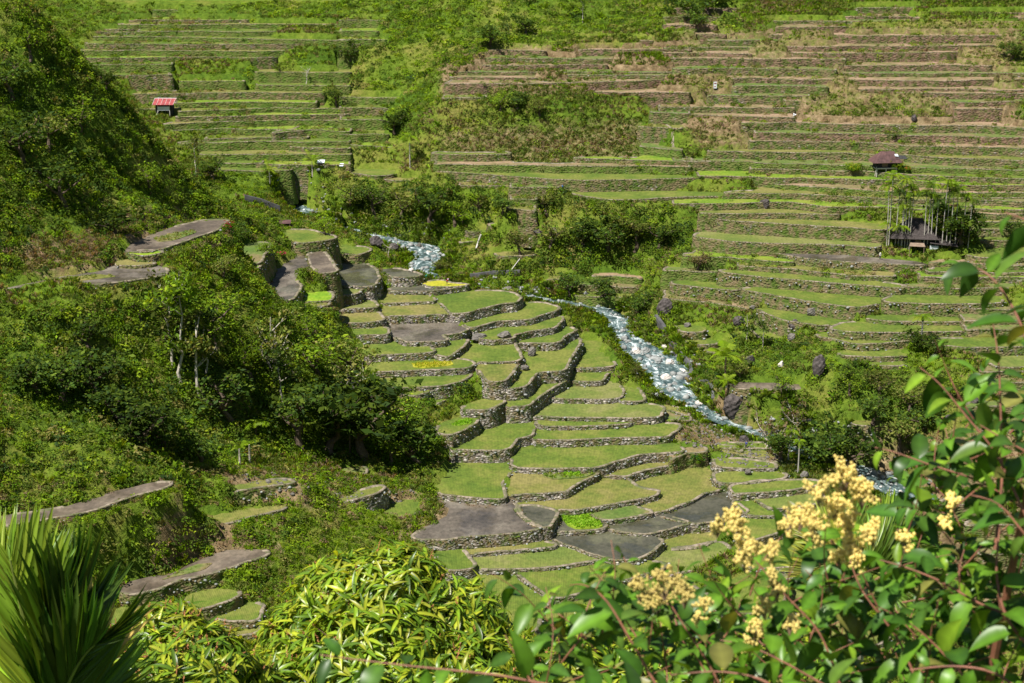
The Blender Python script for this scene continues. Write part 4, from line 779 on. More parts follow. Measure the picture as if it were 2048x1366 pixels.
# shrubs and weeds crowding the edges of the ledges on the left
ep = samples(1.6, 888, free & (dmin > rw * .5 + 1)); ea, eb, _ = proj(ep); ek = inpoly(ea, eb, [(0, 560), (240, 420), (470, 420), (560, 440), (700, 460), (780, 520), (760, 620), (660, 640), (560, 620), (480, 520), (330, 575)]) | inpoly(ea, eb, [(0, 960), (330, 950), (560, 930), (860, 930), (880, 1090), (700, 1110), (600, 1250), (0, 1250)])
ep = ep[ek & (rg_.random(len(ep)) < .6)]; ep = ep[seen(ep, .5)]
scatter("ledge_scrub", DN, ep, rg_.uniform(.3, .95, len(ep)), pick(["lush", "bright", "olive", "dry", "bright"], len(ep), rg_), M['leaf'], "low scrub and weeds crowding the edges of the left hand ledges", "scrub", jit=.2)
# weeds on the walls and along the rims
W = np.vstack(WALLPTS); z_, a_, b_, d_ = zone_of(W[:, :3]); W = W[(a_ > -150) & (a_ < 2200) & (b_ > -80) & (b_ < 1400) & (W[:, 4] < .35)]
n_ = len(W); dd = rg_.uniform(0, 1, n_) ** 1.3 * 3.2; rep = fbm(W[:, 0], W[:, 1], 5, 71) > -.3; W2 = W[rep]; dd = dd[rep]
wp = np.stack([W2[:, 0] + W2[:, 3] * (.05 + .13 * dd), W2[:, 1] + W2[:, 4] * (.05 + .13 * dd), W2[:, 2] - dd], -1); ok = wp[:, 2] > th(wp[:, 0], wp[:, 1]) - .1; wp = wp[ok]
keepw = (rg_.random(len(wp)) < .8); wp = wp[keepw]
scatter("wall_weeds", [dome(16, 500 + k, .8, leaf=.3, low=.8) for k in range(4)], wp, rg_.uniform(.2, .62, len(wp)), pick(["olive", "dark", "lush", "dry"], len(wp), rg_), M['leaf'], "small weeds and ferns growing out of the stone terrace walls", "weeds", jit=.25)
rp = W[rg_.random(len(W)) < .8][:, :3] + (0, 0, .1)
scatter("rim_grass", TF, rp, rg_.uniform(.2, .45, len(rp)), pick(["grass", "olive", "dry"], len(rp), rg_), M['leaf'], "short grass growing along the terrace rims", "grass", jit=.2)
print("weeds", len(wp), len(rp))
# ------------------------------------------------------------------ more materials
M['bark'] = plain("pale_bark", (.42, .38, .32), .9, .1, .4, 4, .4); M['bark_d'] = plain("dark_bark", (.1, .075, .055), .9, .1, .4, 4, .4)
M['palmtrunk'] = plain("palm_trunk", (.36, .34, .3), .8, .1, .25, 2)
M['rock'] = plain("dark_boulder", (.075, .065, .062), .9, .1, .6, 1.6, .9); M['rock_p'] = plain("purple_boulder", (.13, .12, .105), .9, .1, .5, 1.5, .9)
M['rock_g'] = plain("river_boulder", (.22, .23, .22), .7, .3, .35, .8, .7); M['rock_w'] = plain("pale_boulder", (.55, .5, .45), .8, .2, .25, 1, .7)
M['wood'] = plain("weathered_wood", (.2, .15, .11), .85, .1, .3, 2); M['wood_p'] = plain("pale_post", (.5, .47, .43), .85, .1, .2, 2)
M['dark'] = plain("dark_board", (.045, .045, .045), .9, .1, .4, 2); M['thatch'] = plain("old_thatch", (.055, .047, .045), .95, .05, .4, 3, .6)
M['rust'] = plain("rusty_sheet", (.085, .045, .042), .6, .3, .45, .8, .2); M['redroof'] = plain("red_sheet", (.28, .06, .06), .6, .3, .5, 1.6, .2)
M['white'] = plain("white_paint", (.75, .77, .8), .6, .3, .08, 2); M['tin'] = plain("pale_tin", (.55, .6, .63), .4, .5, .15, 2); M['concrete'] = plain("dark_concrete", (.085, .085, .085), .9, .1, .35, .7, .5)
def gp(px, py, ymin=190.0):            # ground point seen at a pixel
    p = hit(np.array([float(px)]), np.array([float(py)]), Tsurf, ymin)[0]; return Vector(p)
Tsurf = np.where(cover >= 0, np.where(np.isnan(Zc), T, Zc), T)
pxm = lambda p: FP / proj(np.array(p))[2]          # pixels per metre there
# ------------------------------------------------------------------ boulders
def boulder(px, py, w, h, mat, label, seed, group=None, sink=.25, cat="boulder"):
    p = gp(px, py + h / 2); s = 1 / pxm(p); rw_, rh_ = w * s / 2, h * s / 2; bm = bmesh.new(); bmesh.ops.create_icosphere(bm, subdivisions=4, radius=1.0); r_ = random.Random(seed)
    planes = [(Vector((r_.gauss(0, 1), r_.gauss(0, 1), r_.gauss(0, .8))).normalized(), r_.uniform(.62, .92)) for _ in range(17)]
    for v in bm.verts:
        for n_, d in planes:
            k = v.co.dot(n_) - d
            if k > 0: v.co -= n_ * k * .9
        v.co += Vector((math.sin(v.co.y * 5 + seed), math.sin(v.co.z * 4 + seed * 2), math.sin(v.co.x * 6))) * .03 + v.co * (.06 * math.sin(9 * v.co.x + 7 * v.co.y * v.co.z + seed) * math.sin(11 * v.co.z + 5 * v.co.y))
        v.co = Vector((v.co.x * rw_, v.co.y * rw_ * .8, v.co.z * rh_ * 1.25))
    me = bpy.data.meshes.new("boulder"); bm.to_mesh(me); bm.free(); me.materials.append(mat)
    o = bpy.data.objects.new("boulder", me); COL.objects.link(o); o.location = p + Vector((0, rw_ * .3, rh_ * (1 - sink))); o.rotation_euler = (0, 0, r_.uniform(0, .5)); return tag(o, label, cat, group)
BL = """1475 808 58 46 rock|big rounded black boulder with a pale streaked base below the coconut palm
1638 732 30 44 rock|tall dark boulder standing in the thicket on the right slope
1624 622 26 18 rock_p|pointed dark purple boulder at the back of a green paddy on the right slope
1588 650 28 24 rock|dark boulder set into a terrace wall left of the slender trees
1583 674 22 16 rock_p|pale purple boulder under the wall-set dark boulder
1009 670 34 12 rock_p|flat oval boulder lying in the front wall of a curved paddy
1064 703 20 18 rock_p|round purple boulder with white patches in the middle of the valley
1050 735 20 12 rock_p|low pinkish rock beside the round purple boulder
958 674 40 12 rock_p|long low rock outcrop right of the mirror-like paddy
1015 578 26 10 rock_p|flat dark slab of rock at the edge of the deep green paddy
1330 612 36 30 rock|large reddish brown boulder above the dark river wall
752 484 34 24 rock|large black boulder beside the bare white tree
788 494 26 14 rock|smaller black rock right of the large black boulder
1078 463 30 13 rock|long dark rock in the wall of the spur terrace
1115 462 14 12 rock_p|round purple rock at the right end of the spur terrace
1530 407 26 18 rock|dark boulder with a pale stone beside it on a right slope terrace
1828 236 12 14 rock|small black rock on the pink dry bank
1500 720 22 22 rock|dark rock under the shrubs left of the tall dark boulder
1488 878 22 14 rock|small dark boulder beside the reddish rubble
1497 943 16 14 rock_p|reddish rock sitting on the wall of a small paddy
1608 950 20 16 rock_p|dull purple rock at the foot of the dense tree clump
1478 640 24 22 rock|dark brown rock beneath the slender tree on the right slope
1505 615 16 8 rock_p|pale flat stone on a small terrace left of the slender tree
1375 650 18 8 rock_p|pale flat stone beside the dark river wall
1562 728 14 14 rock_w|cream coloured stone in the yellow grass
1898 835 22 14 rock|dark rock behind the twig on the right edge
1950 800 20 12 rock|low dark rock near the right edge
665 330 0 0 rock|x
1000 240 0 0 rock|x"""
k = 0
for ln in BL.split("\n"):
    a, lab = ln.split("|"); v = a.split()
    if float(v[2]) == 0: continue
    k += 1; boulder(float(v[0]), float(v[1]), float(v[2]), float(v[3]), M[v[4]], lab, k)
RB = """1272 703 26 16 rock_w|cream boulder in the rapids, first on the left bank side
1290 702 30 16 rock_g|broad grey boulder in the white rapids
1310 718 34 14 rock_g|flat bluish grey boulder lying across the rapids
1340 724 18 20 rock_w|pointed cream boulder at the right of the rapids
1330 692 20 10 rock_w|flat pale boulder at the back of the rapids
1300 690 20 10 rock_g|low grey stone between the back boulders of the rapids
1365 742 22 12 rock_w|pinkish boulder against the end of the dark river wall
1332 755 26 16 rock_w|light pink rock in the lower rapids
1350 768 16 12 rock_g|grey stone at the foot of the rapids
1248 645 12 8 rock_w|small white stone in the narrow rapids
1192 611 14 8 rock_w|small pale boulder where the river narrows
1176 604 10 6 rock_w|tiny pale stone by the river bend
1398 806 20 14 rock_w|white boulder in the stream left of the big black boulder
1380 795 12 8 rock_g|grey stone upstream of the white boulder
838 492 16 14 rock_p|brown pointed rock in the upper rapids
858 505 14 10 rock_w|orange tinted stone in the upper rapids
845 522 22 10 rock_g|flat grey rock in the upper rapids
822 540 14 8 rock_w|cream stone at the foot of the upper rapids
870 498 12 8 rock_g|little grey rock at the right of the upper rapids
600 428 10 6 rock_g|small grey rock in the farthest rapids
1760 975 18 10 rock_w|pale boulder in the river behind the palm fronds
1800 985 16 10 rock_w|second pale boulder in the river behind the fronds, farther right
1830 1010 26 14 rock_g|grey boulder in the river beside the palm fronds
1870 1040 30 16 rock_p|long purple boulder on the river bank behind the shrub
1890 1110 24 14 rock_g|grey boulder in the river seen through the shrub
1780 955 20 8 rock_g|flat grey stone in the river behind the blossoms"""
for ln in RB.split("\n"):
    a, lab = ln.split("|"); v = a.split(); k += 1; boulder(float(v[0]), float(v[1]), float(v[2]), float(v[3]), M[v[4]], lab, k, sink=.35, group="boulders in the river")
def stones(name, label, pts, smin, smax, mat, seed):      # loose rubble nobody would count
    r_ = np.random.default_rng(seed); ico = bmesh.new(); bmesh.ops.create_icosphere(ico, subdivisions=1, radius=1.0); iv = np.array([v.co[:] for v in ico.verts]); fi = np.array([[v.index for v in f.verts] for f in ico.faces]); ico.free()
    n_ = len(pts); q = iv[None] * (1 + r_.normal(0, .16, (n_, len(iv), 1))) * r_.uniform(.6, 1.2, (n_, 1, 3)) * (1, 1, .7) * r_.uniform(smin, smax, (n_, 1, 1)) * (r_.uniform(.3, 1, (n_, 1, 1)) ** 2 * .9 + .35)
    V = (q + pts[:, None]).reshape(-1, 3); Fq = (fi[None] + np.arange(n_)[:, None, None] * len(iv)).reshape(-1, 3); tag(mesh_np(name, V, Fq, mat), label, "stones", kind='stuff')
def in_px(P, poly): a, b, _ = proj(P); return inpoly(a, b, poly)
bp = samples(1.2, 900, (dmin < rw * .5 + 3.2) & (dmin > rw * .5 - .6)); bp = bp[rg_.random(len(bp)) < .6]
stones("river_cobbles", "loose grey and pale cobbles lining the river", bp, .25, .75, M['rock_g'], 1)
bp = samples(1.2, 901, (dmin < rw * .5)); bp[:, 2] += .8; bp = bp[rg_.random(len(bp)) < .3]
stones("river_stones", "small wet stones breaking the surface of the river", bp, .25, 1.0, M['rock_g'], 11)
def slabz(P): P = P.copy(); P[:, 2] = bil(Tsurf, P[:, 0], P[:, 1]); return P
allm = np.ones((NY, NX), bool); ap = samples(1.5, 902, allm & (GY < 400)); rub = in_px(ap, [(1345, 820), (1400, 800), (1500, 860), (1520, 900), (1600, 930), (1640, 960), (1440, 930), (1370, 890)]) | in_px(ap, [(600, 612), (655, 610), (665, 650), (640, 645)]) | in_px(ap, [(480, 945), (700, 950), (840, 985), (800, 1010), (640, 1000), (480, 965)])
stones("rubble", "grey purple rubble and loose wall stones", slabz(ap[rub]), .15, .5, M['rock_p'], 2)
# coping stones sitting on the rims and knocked into the wall faces
cs = W[(W[:, 5] < .5) & (W[:, 1] < 385)]; cs = cs[rg_.random(len(cs)) < .9]; d_ = rg_.uniform(-.1, 2.2, len(cs)); cp = np.stack([cs[:, 0] + cs[:, 3] * (.1 + .13 * d_), cs[:, 1] + cs[:, 4] * (.1 + .13 * d_), cs[:, 2] - d_ + .1], -1)
cp = cp[cp[:, 2] > th(cp[:, 0], cp[:, 1]) - .05]
stones("wall_stones", "protruding stones in the terrace walls", cp, .16, .34, M['rock_g'], 3)
# ------------------------------------------------------------------ dark river wall and other stone walls
def wall_line(name, pts, h, th_w, mat, label, cat="wall"):
    P = [gp(a, b) for a, b in pts]; xy = resample(np.array([p[:2] for p in P]), 1.0, False); z = np.interp(np.linspace(0, 1, len(xy)), np.linspace(0, 1, len(P)), [p.z for p in P]); t = np.gradient(xy, axis=0); t /= np.linalg.norm(t, axis=1, keepdims=True); nn = np.stack([-t[:, 1], t[:, 0]], -1)
    rr = [(-.5, -2.5), (-.5, h * .5), (-.42, h), (.42, h), (.5, h * .5), (.5, -2.5)]; V = np.stack([np.hstack([xy + nn * a * th_w, (z + b)[:, None]]) for a, b in rr], 1); m_ = len(xy); ii = np.arange(m_ * 6).reshape(m_, 6); F_ = []
    for j in range(6): F_.append(np.stack([ii[:-1, j], ii[1:, j], ii[1:, (j + 1) % 6], ii[:-1, (j + 1) % 6]], -1))
    F_ = [tuple(f) for f in np.vstack(F_)] + [tuple(ii[0][::-1]), tuple(ii[-1])]
    return tag(mesh_py(name, V.reshape(-1, 3), F_, mat), label, cat)
wall_line("river_wall", [(1312, 640), (1328, 662), (1345, 690), (1366, 712), (1380, 730), (1382, 752), (1372, 768)], 1.3, .9, M['concrete'], "dark curved embankment wall on the right bank of the white rapids")
wall_line("river_wall", [(940, 556), (975, 549), (1040, 548)], 1.0, .8, M['concrete'], "low dark straight wall behind the riverside grass")
wall_line("river_wall", [(490, 402), (530, 410), (560, 424)], 1.6, 1.0, M['concrete'], "grey sloping embankment wall left of the farthest rapids")
wall_line("stone_wall", [(1390, 770), (1420, 772), (1428, 785), (1425, 805)], 1.0, .8, M['concrete'], "small curved dark wall left of the coconut palm", "wall")
# ------------------------------------------------------------------ trees
def limb(mb, p, d, l, r, depth, rnd, tips, curve=.25, up=.15):
    pts = [p.copy()]; q = p.copy(); dd = d.copy(); ns = 4
    for i in range(ns): dd = (dd + Vector((rnd.gauss(0, curve), rnd.gauss(0, curve), rnd.gauss(up, curve * .5))) * .5).normalized(); q = q + dd * l / ns; pts.append(q.copy())
    mb.tube(pts, [r * (1 - .6 * i / ns) for i in range(ns + 1)], 5 if depth else 7)
    tips.append((q.copy(), l))
    if depth < 2:
        for _ in range(rnd.choice((2, 3, 3))):
            k_ = rnd.randint(1, ns); dv = Vector((rnd.gauss(0, 1), rnd.gauss(0, 1), rnd.uniform(.1, .9))).normalized(); limb(mb, pts[k_], (dd * .35 + dv * .8).normalized(), l * rnd.uniform(.42, .62), r * .5 * (1 - .1 * k_), depth + 1, rnd, tips, curve, up)
_treecache = {}
def tree_mesh(kind, seed):
    """unit height tree: returns trunk mesh, crown mesh (or None)"""
    key = (kind, seed)
    if key in _treecache: return _treecache[key]
    rnd = random.Random(seed * 7 + hash(kind) % 1 + len(kind)); r_ = np.random.default_rng(seed + 40); mb = MB(); tips = []
    P = {'broad': (.42, .03, .55, 230, .075, .85), 'dense': (.3, .035, .62, 320, .07, .95), 'slender': (.68, .012, .3, 150, .04, .7), 'dead': (.4, .016, .5, 0, 0, 0), 'pine': (.9, .02, .25, 0, 0, 0), 'bare': (.3, .014, .6, 70, .022, .5)}[kind]
    base = [Vector((0, 0, -.05))]; q = base[0].copy(); 
    for i in range(5): q = q + Vector((rnd.gauss(0, .018), rnd.gauss(0, .018), (P[0] + .05) / 5)); base.append(q.copy())
    mb.tube(base, [P[1] * (1.3 - .95 * i / 5) for i in range(6)], 7); cl, cn, cs_ = [], [], []
    if kind == 'pine':
        n_ = 300; t = r_.uniform(.12, 1, n_); rad = (1.02 - t) * .3 * r_.uniform(.3, 1, n_) + .015; a = r_.uniform(0, 6.28, n_); C = np.stack([np.cos(a) * rad, np.sin(a) * rad, t + r_.normal(0, .01, n_)], -1)
        qd = quads_at(C, unit(r_.normal(size=(n_, 3)) * .8 + (0, 0, .6)), r_.uniform(.03, .065, n_), .4, r_)
    else:
        nb = 5 if kind in ('broad', 'dense') else 6
        for i in range(nb):
            k_ = base[rnd.randint(3, 5)] if kind != 'slender' else base[rnd.randint(2, 5)]; a = 6.28 * i / nb + rnd.uniform(-.4, .4); e = rnd.uniform(.3, 1.1)
            limb(mb, k_, Vector((math.cos(a), math.sin(a), e)).normalized(), P[2] * rnd.uniform(.5, .85) * .75, P[1] * .55, 0, rnd, tips)
        qd = None
        if P[3]:
            tp = np.array([t[0][:] for t in tips]); w = tp[r_.integers(0, len(tp), P[3])]; C = w + r_.normal(size=(P[3], 3)) * P[4] * (1, 1, .75)
            qd = quads_at(C, unit(r_.normal(size=(P[3], 3)) * .7 + (0, 0, .7)), r_.uniform(.02, .048, P[3]) * (1.15 if kind == 'dense' else .9), .55, r_)
    tm = mb.build("trunk", None).data; o_ = bpy.data.objects["trunk"] if False else None
    for ob in [o for o in COL.objects if o.data == tm]: bpy.data.objects.remove(ob)
    # second, finer layer of leaves round every big one so that the crown has a broken edge
    if qd is not None:
        c0 = qd.mean(1); m2 = len(c0) * 3; c2 = c0[r_.integers(0, len(c0), m2)] + r_.normal(size=(m2, 3)) * .028; qd = np.concatenate([qd, quads_at(c2, unit(r_.normal(size=(m2, 3)) * .8 + (0, 0, .5)), r_.uniform(.012, .026, m2), .5, r_)])
    _treecache[key] = (tm, qd); return _treecache[key]
_crowns = {}
def tree(kind, seed, px, py, hpx, label, pal='lush', name=None, cat="tree", group=None, wide=1.0, ymin=190.0, bark=None):
    p = gp(px, py, ymin); h = hpx / pxm(p) * 1.03; tm, qd = tree_mesh(kind, seed); root = thing(name or {'broad': 'broadleaf_tree', 'dense': 'dense_tree', 'slender': 'slender_tree', 'dead': 'dead_tree', 'pine': 'conifer', 'bare': 'sparse_tree'}[kind], label, cat, p, (seed * 1.7 + px) % 6.28, group)
    root.scale = (h * wide, h * wide, h); bk = bark or ('bark' if kind in ('slender', 'dead', 'bare') else 'bark_d'); key = (id(tm), bk)
    if key not in _crowns: m2 = tm.copy(); m2.materials.clear(); m2.materials.append(M[bk]); _crowns[key] = m2
    link(bpy.data.objects.new("trunk", _crowns[key]), root)
    if qd is not None:
        key = (kind, seed, pal)
        if key not in _crowns:
            r_ = np.random.default_rng(seed + 5); c = PAL[pal][r_.integers(0, 5, len(qd))] * (1 + r_.normal(0, .2, (len(qd), 1))); co_ = mesh_np("crown", qd.reshape(-1, 3), np.arange(len(qd) * 4).reshape(-1, 4), M['leaf_var'], root, np.repeat(np.clip(c, .005, 1), 4, 0)); _crowns[key] = co_.data
        else: link(bpy.data.objects.new("crown", _crowns[key]), root)
    return root
TREES = """slender 1 365 770 260 lush|tallest slender pale-trunked tree in the left grove
slender 2 350 740 215 olive|thin forked tree just left of the tallest slender tree
slender 3 395 790 230 olive|slender tree with a crooked pale trunk right of the tallest one
slender 4 415 760 170 dark|slender leafy tree behind the crooked pale trunk
slender 5 548 770 200 olive|slender tree at the right of the grove with pale bark
slender 6 570 820 150 dark|thin tree just right of the pale barked one
dead 7 358 600 90 olive|leafless twiggy branches above the left grove
bare 8 545 770 190 olive|half bare tree standing alone at the grove's right part
broad 9 470 850 150 dark|dark round-crowned tree in the grove centre
broad 10 600 900 170 dark|tall dark tree over the shaded bottom of the grove
dense 11 660 905 175 dark|dense dark tree with hanging leaves at the grove foot
dense 12 725 915 200 dark|dark tree on the grove's lower right with a deep shadow
broad 13 640 760 120 lush|bright round tree at the top right of the grove
broad 14 700 780 130 olive|tree with reddish top leaves at the right edge of the grove
bare 15 712 800 150 olive|thin reddish brown tree beside the terraces
broad 16 760 850 110 olive|spreading shrub-like tree over the buttress paddies
broad 17 800 890 105 lush|bushy tree next to the dark lower right of the grove
dense 18 840 930 120 dark|last dark tree of the grove, closest to the square green paddy
broad 19 780 930 80 lush|round pale green tree in the shade at the grove foot
broad 20 500 760 110 lush|leafy tree between the two groups of slender trunks
broad 21 430 700 130 lush|leafy tree behind the slender trunks
dense 22 80 790 120 dark|dark feathery tree on the left slope, leftmost of the row
dense 23 130 800 125 dark|second dark feathery tree from the left edge
dense 24 190 790 120 dark|third dark feathery tree from the left edge
dense 25 245 860 140 dark|dark feathery tree standing lower than its row
dense 26 290 900 125 dark|dark tree next to the lower one, to its right
dense 27 180 700 85 dark|small dark tree behind the row on the left slope
dense 28 330 900 110 dark|dark round tree below the conifers on the left slope
dense 29 400 920 90 dark|low dark tree at the bottom of the left slope
broad 30 130 420 130 dark|dark tree with a visible pale trunk on the upper left ridge
broad 31 50 330 130 dark|dark tree in the shadow near the left edge of the upper ridge
broad 32 20 200 110 dark|dark tree at the very left edge of the upper ridge
broad 33 95 300 90 olive|brownish green tree high on the upper left ridge
dense 34 230 470 80 dark|dark tree leaning over the eroded bank
broad 35 160 260 80 lush|green tree on the crest of the upper left ridge
broad 36 60 120 80 lush|green tree near the top of the upper left ridge
slender 37 392 345 85 olive|thin tree with pale trunk on the right edge of the ridge
dense 38 430 360 60 dark|dark narrow tree beside the thin pale trunk
broad 39 300 380 60 lush|light green tree low on the ridge crest
dense 40 210 180 55 dark|dark small tree on the ridge skyline
dead 41 612 168 60 dry|bare white tree in the shrubs of the far left hillside
broad 42 675 215 48 dark|dark lone tree at the edge of the far left terraces
broad 43 560 150 35 lush|small tree left of the bare white tree
dense 44 700 120 50 dark|dark tree among the upper shrubs, left of centre
dense 45 980 90 60 dark|blue green tree near the top centre
dense 46 1050 70 50 dark|dark tree at the top centre beside the blue green one
dense 47 1375 45 70 dark|big dark tree at the top edge right of centre
dense 48 1415 30 70 dark|second big dark tree at the top edge, right of the first
dense 49 1390 60 50 dark|lower dark tree under the two at the top edge
dense 50 2025 120 50 dark|dark round tree near the top right corner
slender 51 1165 45 55 lush|thin pale pole-like trunk at the top centre
dense 52 1035 215 50 dark|dark tree on top of the grassy knoll
broad 53 1000 220 45 lush|bright tree on the knoll left of the dark one
broad 54 1080 230 45 olive|tree on the knoll right of the dark one
dense 55 790 265 55 dark|dark shrub-like tree left of the knoll
dense 56 1785 285 28 dark|small dark tree alone between dry terraces
dense 57 860 440 85 dark|dark tree above the upper rapids
broad 58 800 440 80 olive|brownish green tree on the wooded bluff, left part
broad 59 700 420 75 olive|reddish tipped tree at the left end of the wooded bluff
broad 60 750 430 80 dark|dark tree in the middle of the wooded bluff
broad 61 910 450 70 lush|light green tree at the right of the wooded bluff
dense 62 1215 500 90 dark|large dark tree with visible trunk above the river bend
dense 63 1165 500 85 dark|dark tree left of the large one above the river bend
broad 64 1270 500 85 olive|broad tree right of the large dark one above the river bend
dense 65 1320 500 70 dark|dark tree at the right end of the wooded river bank
broad 66 1100 500 70 olive|brown green tree at the left of the wooded river bank
broad 67 1040 510 60 olive|low spreading tree over the leaning dead branch
dead 68 775 520 60 dry|bare white tree beside the black boulders
dense 69 1138 590 58 dark|dark rounded tree by the river bend, left one
dense 70 1205 600 66 dark|blue green tree by the river bend, middle one
dense 71 1283 625 55 dark|dark tree by the river bend, right one
slender 72 1492 690 90 dark|slender dark tree on the small terraces of the right bank
slender 73 1525 700 70 dark|shorter slender tree right of the dark one
dense 74 1838 700 60 dark|dark creeper-covered tree under the palm crown
dense 75 1870 710 45 dark|smaller dark tree right of the creeper-covered one
dense 76 1912 484 105 dark|large dark round tree beside the thatched house
dense 77 1930 490 50 dark|dark bush-like tree in the shade right of the large round one
dense 78 2030 480 50 dark|dark tree at the right edge level with the thatched house
dense 114 1925 490 90 dark|largest dark round tree right behind the white palm trunks
bare 79 1530 900 115 dry|grey leafless-looking tree left in the lower right thicket
bare 80 1560 910 125 dry|grey twiggy tree in the middle of the lower right thicket
bare 81 1590 880 110 dry|grey twiggy tree right in the lower right thicket
broad 82 1610 850 40 bright|vivid light green small tree in front of the grey twigs
dense 83 1655 935 120 dark|dark dense tree at the river thicket
dense 84 1690 945 110 dark|dark dense tree nearest the river thicket's right end
dense 85 1630 925 90 dark|lower dark tree left in the river thicket
broad 86 1820 830 85 olive|yellow green bamboo-like tree on the right
broad 87 1760 800 75 olive|shaggy yellow green tree with drooping leaves
dense 88 1850 860 80 dark|dark tree under the bamboo-like one
broad 89 1700 790 60 lush|leafy tree right of the tall dark boulder
broad 90 1690 760 45 dark|small dark tree above the leafy one
dense 91 1560 920 80 dark|dark low tree at the foot of the grey twigs
broad 92 495 450 42 lush|bright bush-like tree beside the tilted brown field
broad 93 650 470 40 lush|small tree under the farthest rapids
broad 94 1395 540 50 dry|dry brownish tree at the left end of the right slope
broad 95 1270 755 40 olive|olive tree on the left bank of the rapids
broad 96 1310 800 40 lush|low tree at the foot of the rapids
dense 98 560 400 36 dark|dark shrubby tree over the farthest rapids, left bank
broad 99 965 430 55 olive|tree covering the foot of the walled spur, left one
dense 100 1005 428 50 dark|dark tree under the long narrow green paddy
broad 101 1095 430 60 olive|brownish tree between the crescent paddy and the wooded bank
broad 102 1480 760 50 olive|olive tree right of the coconut palm
broad 103 1560 790 60 lush|leafy tree above the grey twigs
dense 104 1750 850 85 dark|dark tree in the middle of the right thicket
broad 105 1800 900 90 olive|brown green tree low in the right thicket
broad 106 1900 800 70 lush|leafy tree at the right of the bamboo-like one
dense 107 480 480 45 dark|dark bushy tree right of the tilted brown field
broad 108 540 520 50 lush|bushy tree left of the pale grey dry paddy
broad 109 450 560 60 olive|tree with twiggy top behind the left grove
broad 110 540 650 60 lush|leafy tree just under the lime square plot, left
broad 111 620 690 70 lush|leafy tree at the upper edge of the grove, right
broad 112 280 640 60 lush|leafy tree under the long grey ledge, right part
broad 113 120 650 55 lush|leafy tree under the long grey ledge, left part
broad 97 880 545 35 olive|reddish tree at the foot of the upper rapids"""
for ln in TREES.split("\n"):
    a, lab = ln.split("|"); v = a.split(); tree(v[0], int(v[1]) % 9, float(v[2]), float(v[3]), float(v[4]), lab, v[5], wide=1.45 if v[0] in ('dense', 'broad') else 1.0)
# ------------------------------------------------------------------ palms, tree ferns
def frond(r_, L, n_, lw, droop, rise, leaf_droop=.35, curl=.0):
    """one feathery frond along +x: returns quads"""
    t = np.linspace(0, 1, n_); x = L * t * (1 - .12 * droop * t); z = L * (rise * t - droop * t ** 2.0); Q = []
    tx = np.gradient(x); tz = np.gradient(z); nrm = np.hypot(tx, tz); tx /= nrm; tz /= nrm; w = .022 * L * .25
    for i in range(n_ - 1): Q.append([(x[i], -w, z[i]), (x[i], w, z[i]), (x[i + 1], w * .7, z[i + 1]), (x[i + 1], -w * .7, z[i + 1])])
    for i in range(1, n_):
        l = lw * math.sin(math.pi * (.12 + .83 * t[i])) ** .7 * r_.uniform(.85, 1.05)
        for s in (-1, 1):
            fx = .55 + r_.normal(0, .06); d = np.array([tx[i] * fx, s * .85, tz[i] * fx - leaf_droop * r_.uniform(.3, 1)]); d /= np.linalg.norm(d); a = np.array([x[i], 0, z[i]]); h_ = np.array([tx[i], 0, tz[i]]) * (L / n_) * .42
            Q.append([a - h_, a + h_, a + d * l * .6 + h_ * .8 + (0, 0, -.02 * l), a + d * l + (0, 0, -leaf_droop * l * .35)])
    return np.array(Q)
def rotq(Q, az, tilt=0): c, s = math.cos(az), math.sin(az); x = Q[..., 0] * c - Q[..., 1] * s; y = Q[..., 0] * s + Q[..., 1] * c; return np.stack([x, y, Q[..., 2]], -1)
_palmc = {}
def palm(px, py, hpx, crown, label, seed, kind="areca_palm", nf=9, group=None, pal='bright', trunk='palmtrunk', lean=0.0, cat="palm", tr=.085, rise=.55, droop=.85, ymin=190.0):
    p = gp(px, py, ymin); s = 1 / pxm(p); h = hpx * s * 1.03; L = crown * s; r_ = np.random.default_rng(seed); root = thing(kind, label, cat, p, 0, group)
    top = Vector((lean * h, 0, h - L * .35)); MB().tube([Vector((0, 0, -.4)), Vector((lean * h * .2, 0, h * .35)), Vector((lean * h * .6, 0, h * .7)), top], [tr * 1.2, tr, tr * .9, tr * .8], 7).build("trunk", M[trunk], root)
    Qs = []
    for i in range(nf): Qs.append(rotq(frond(r_, L * r_.uniform(.85, 1.1), 14, L * .36, droop * r_.uniform(.7, 1.2), rise * r_.uniform(.4, 1.5)), 6.283 * i / nf + r_.uniform(-.3, .3)))
    Q = np.concatenate(Qs) + np.array(top[:]); c = PAL[pal][r_.integers(0, 5, nf)]; cc = np.repeat(np.repeat(c, len(Qs[0]), 0), 4, 0) * 1.0
    mesh_np("crown", Q.reshape(-1, 3), np.arange(len(Q) * 4).reshape(-1, 4), M['leaf'], root, cc)
    if kind == "areca_palm": MB().tube([top - Vector((0, 0, L * .28)), top - Vector((0, 0, L * .1)), top + Vector((0, 0, L * .1))], [tr * 1.3, tr * 2.0, tr * .7], 6).build("crown_shaft", M['palm_g'], root)
    return root
M['palm_g'] = plain("green_shaft", (.06, .1, .03), .6, .2)
AP = [(1773, 494, 128), (1777, 492, 145), (1790, 494, 116), (1802, 495, 90), (1803, 496, 142), (1809, 496, 105), (1814, 497, 130), (1818, 498, 118), (1847, 497, 118), (1854, 495, 110), (1861, 496, 132), (1870, 497, 100), (1883, 498, 142), (1892, 493, 125), (1899, 495, 118), (1910, 494, 120), (1925, 492, 105), (1936, 493, 98)]
for i, (a, b, h) in enumerate(AP):
    palm(a, b, h, 24, f"white-trunked areca palm in front of the thatched house, {ordw(i)} from the left", 20 + i, group="areca palms round the thatched house", lean=.01 * ((i * 7) % 5 - 2), tr=.11, nf=11, rise=.95, droop=1.2, pal=['bright', 'lush', 'dark'][i % 3])
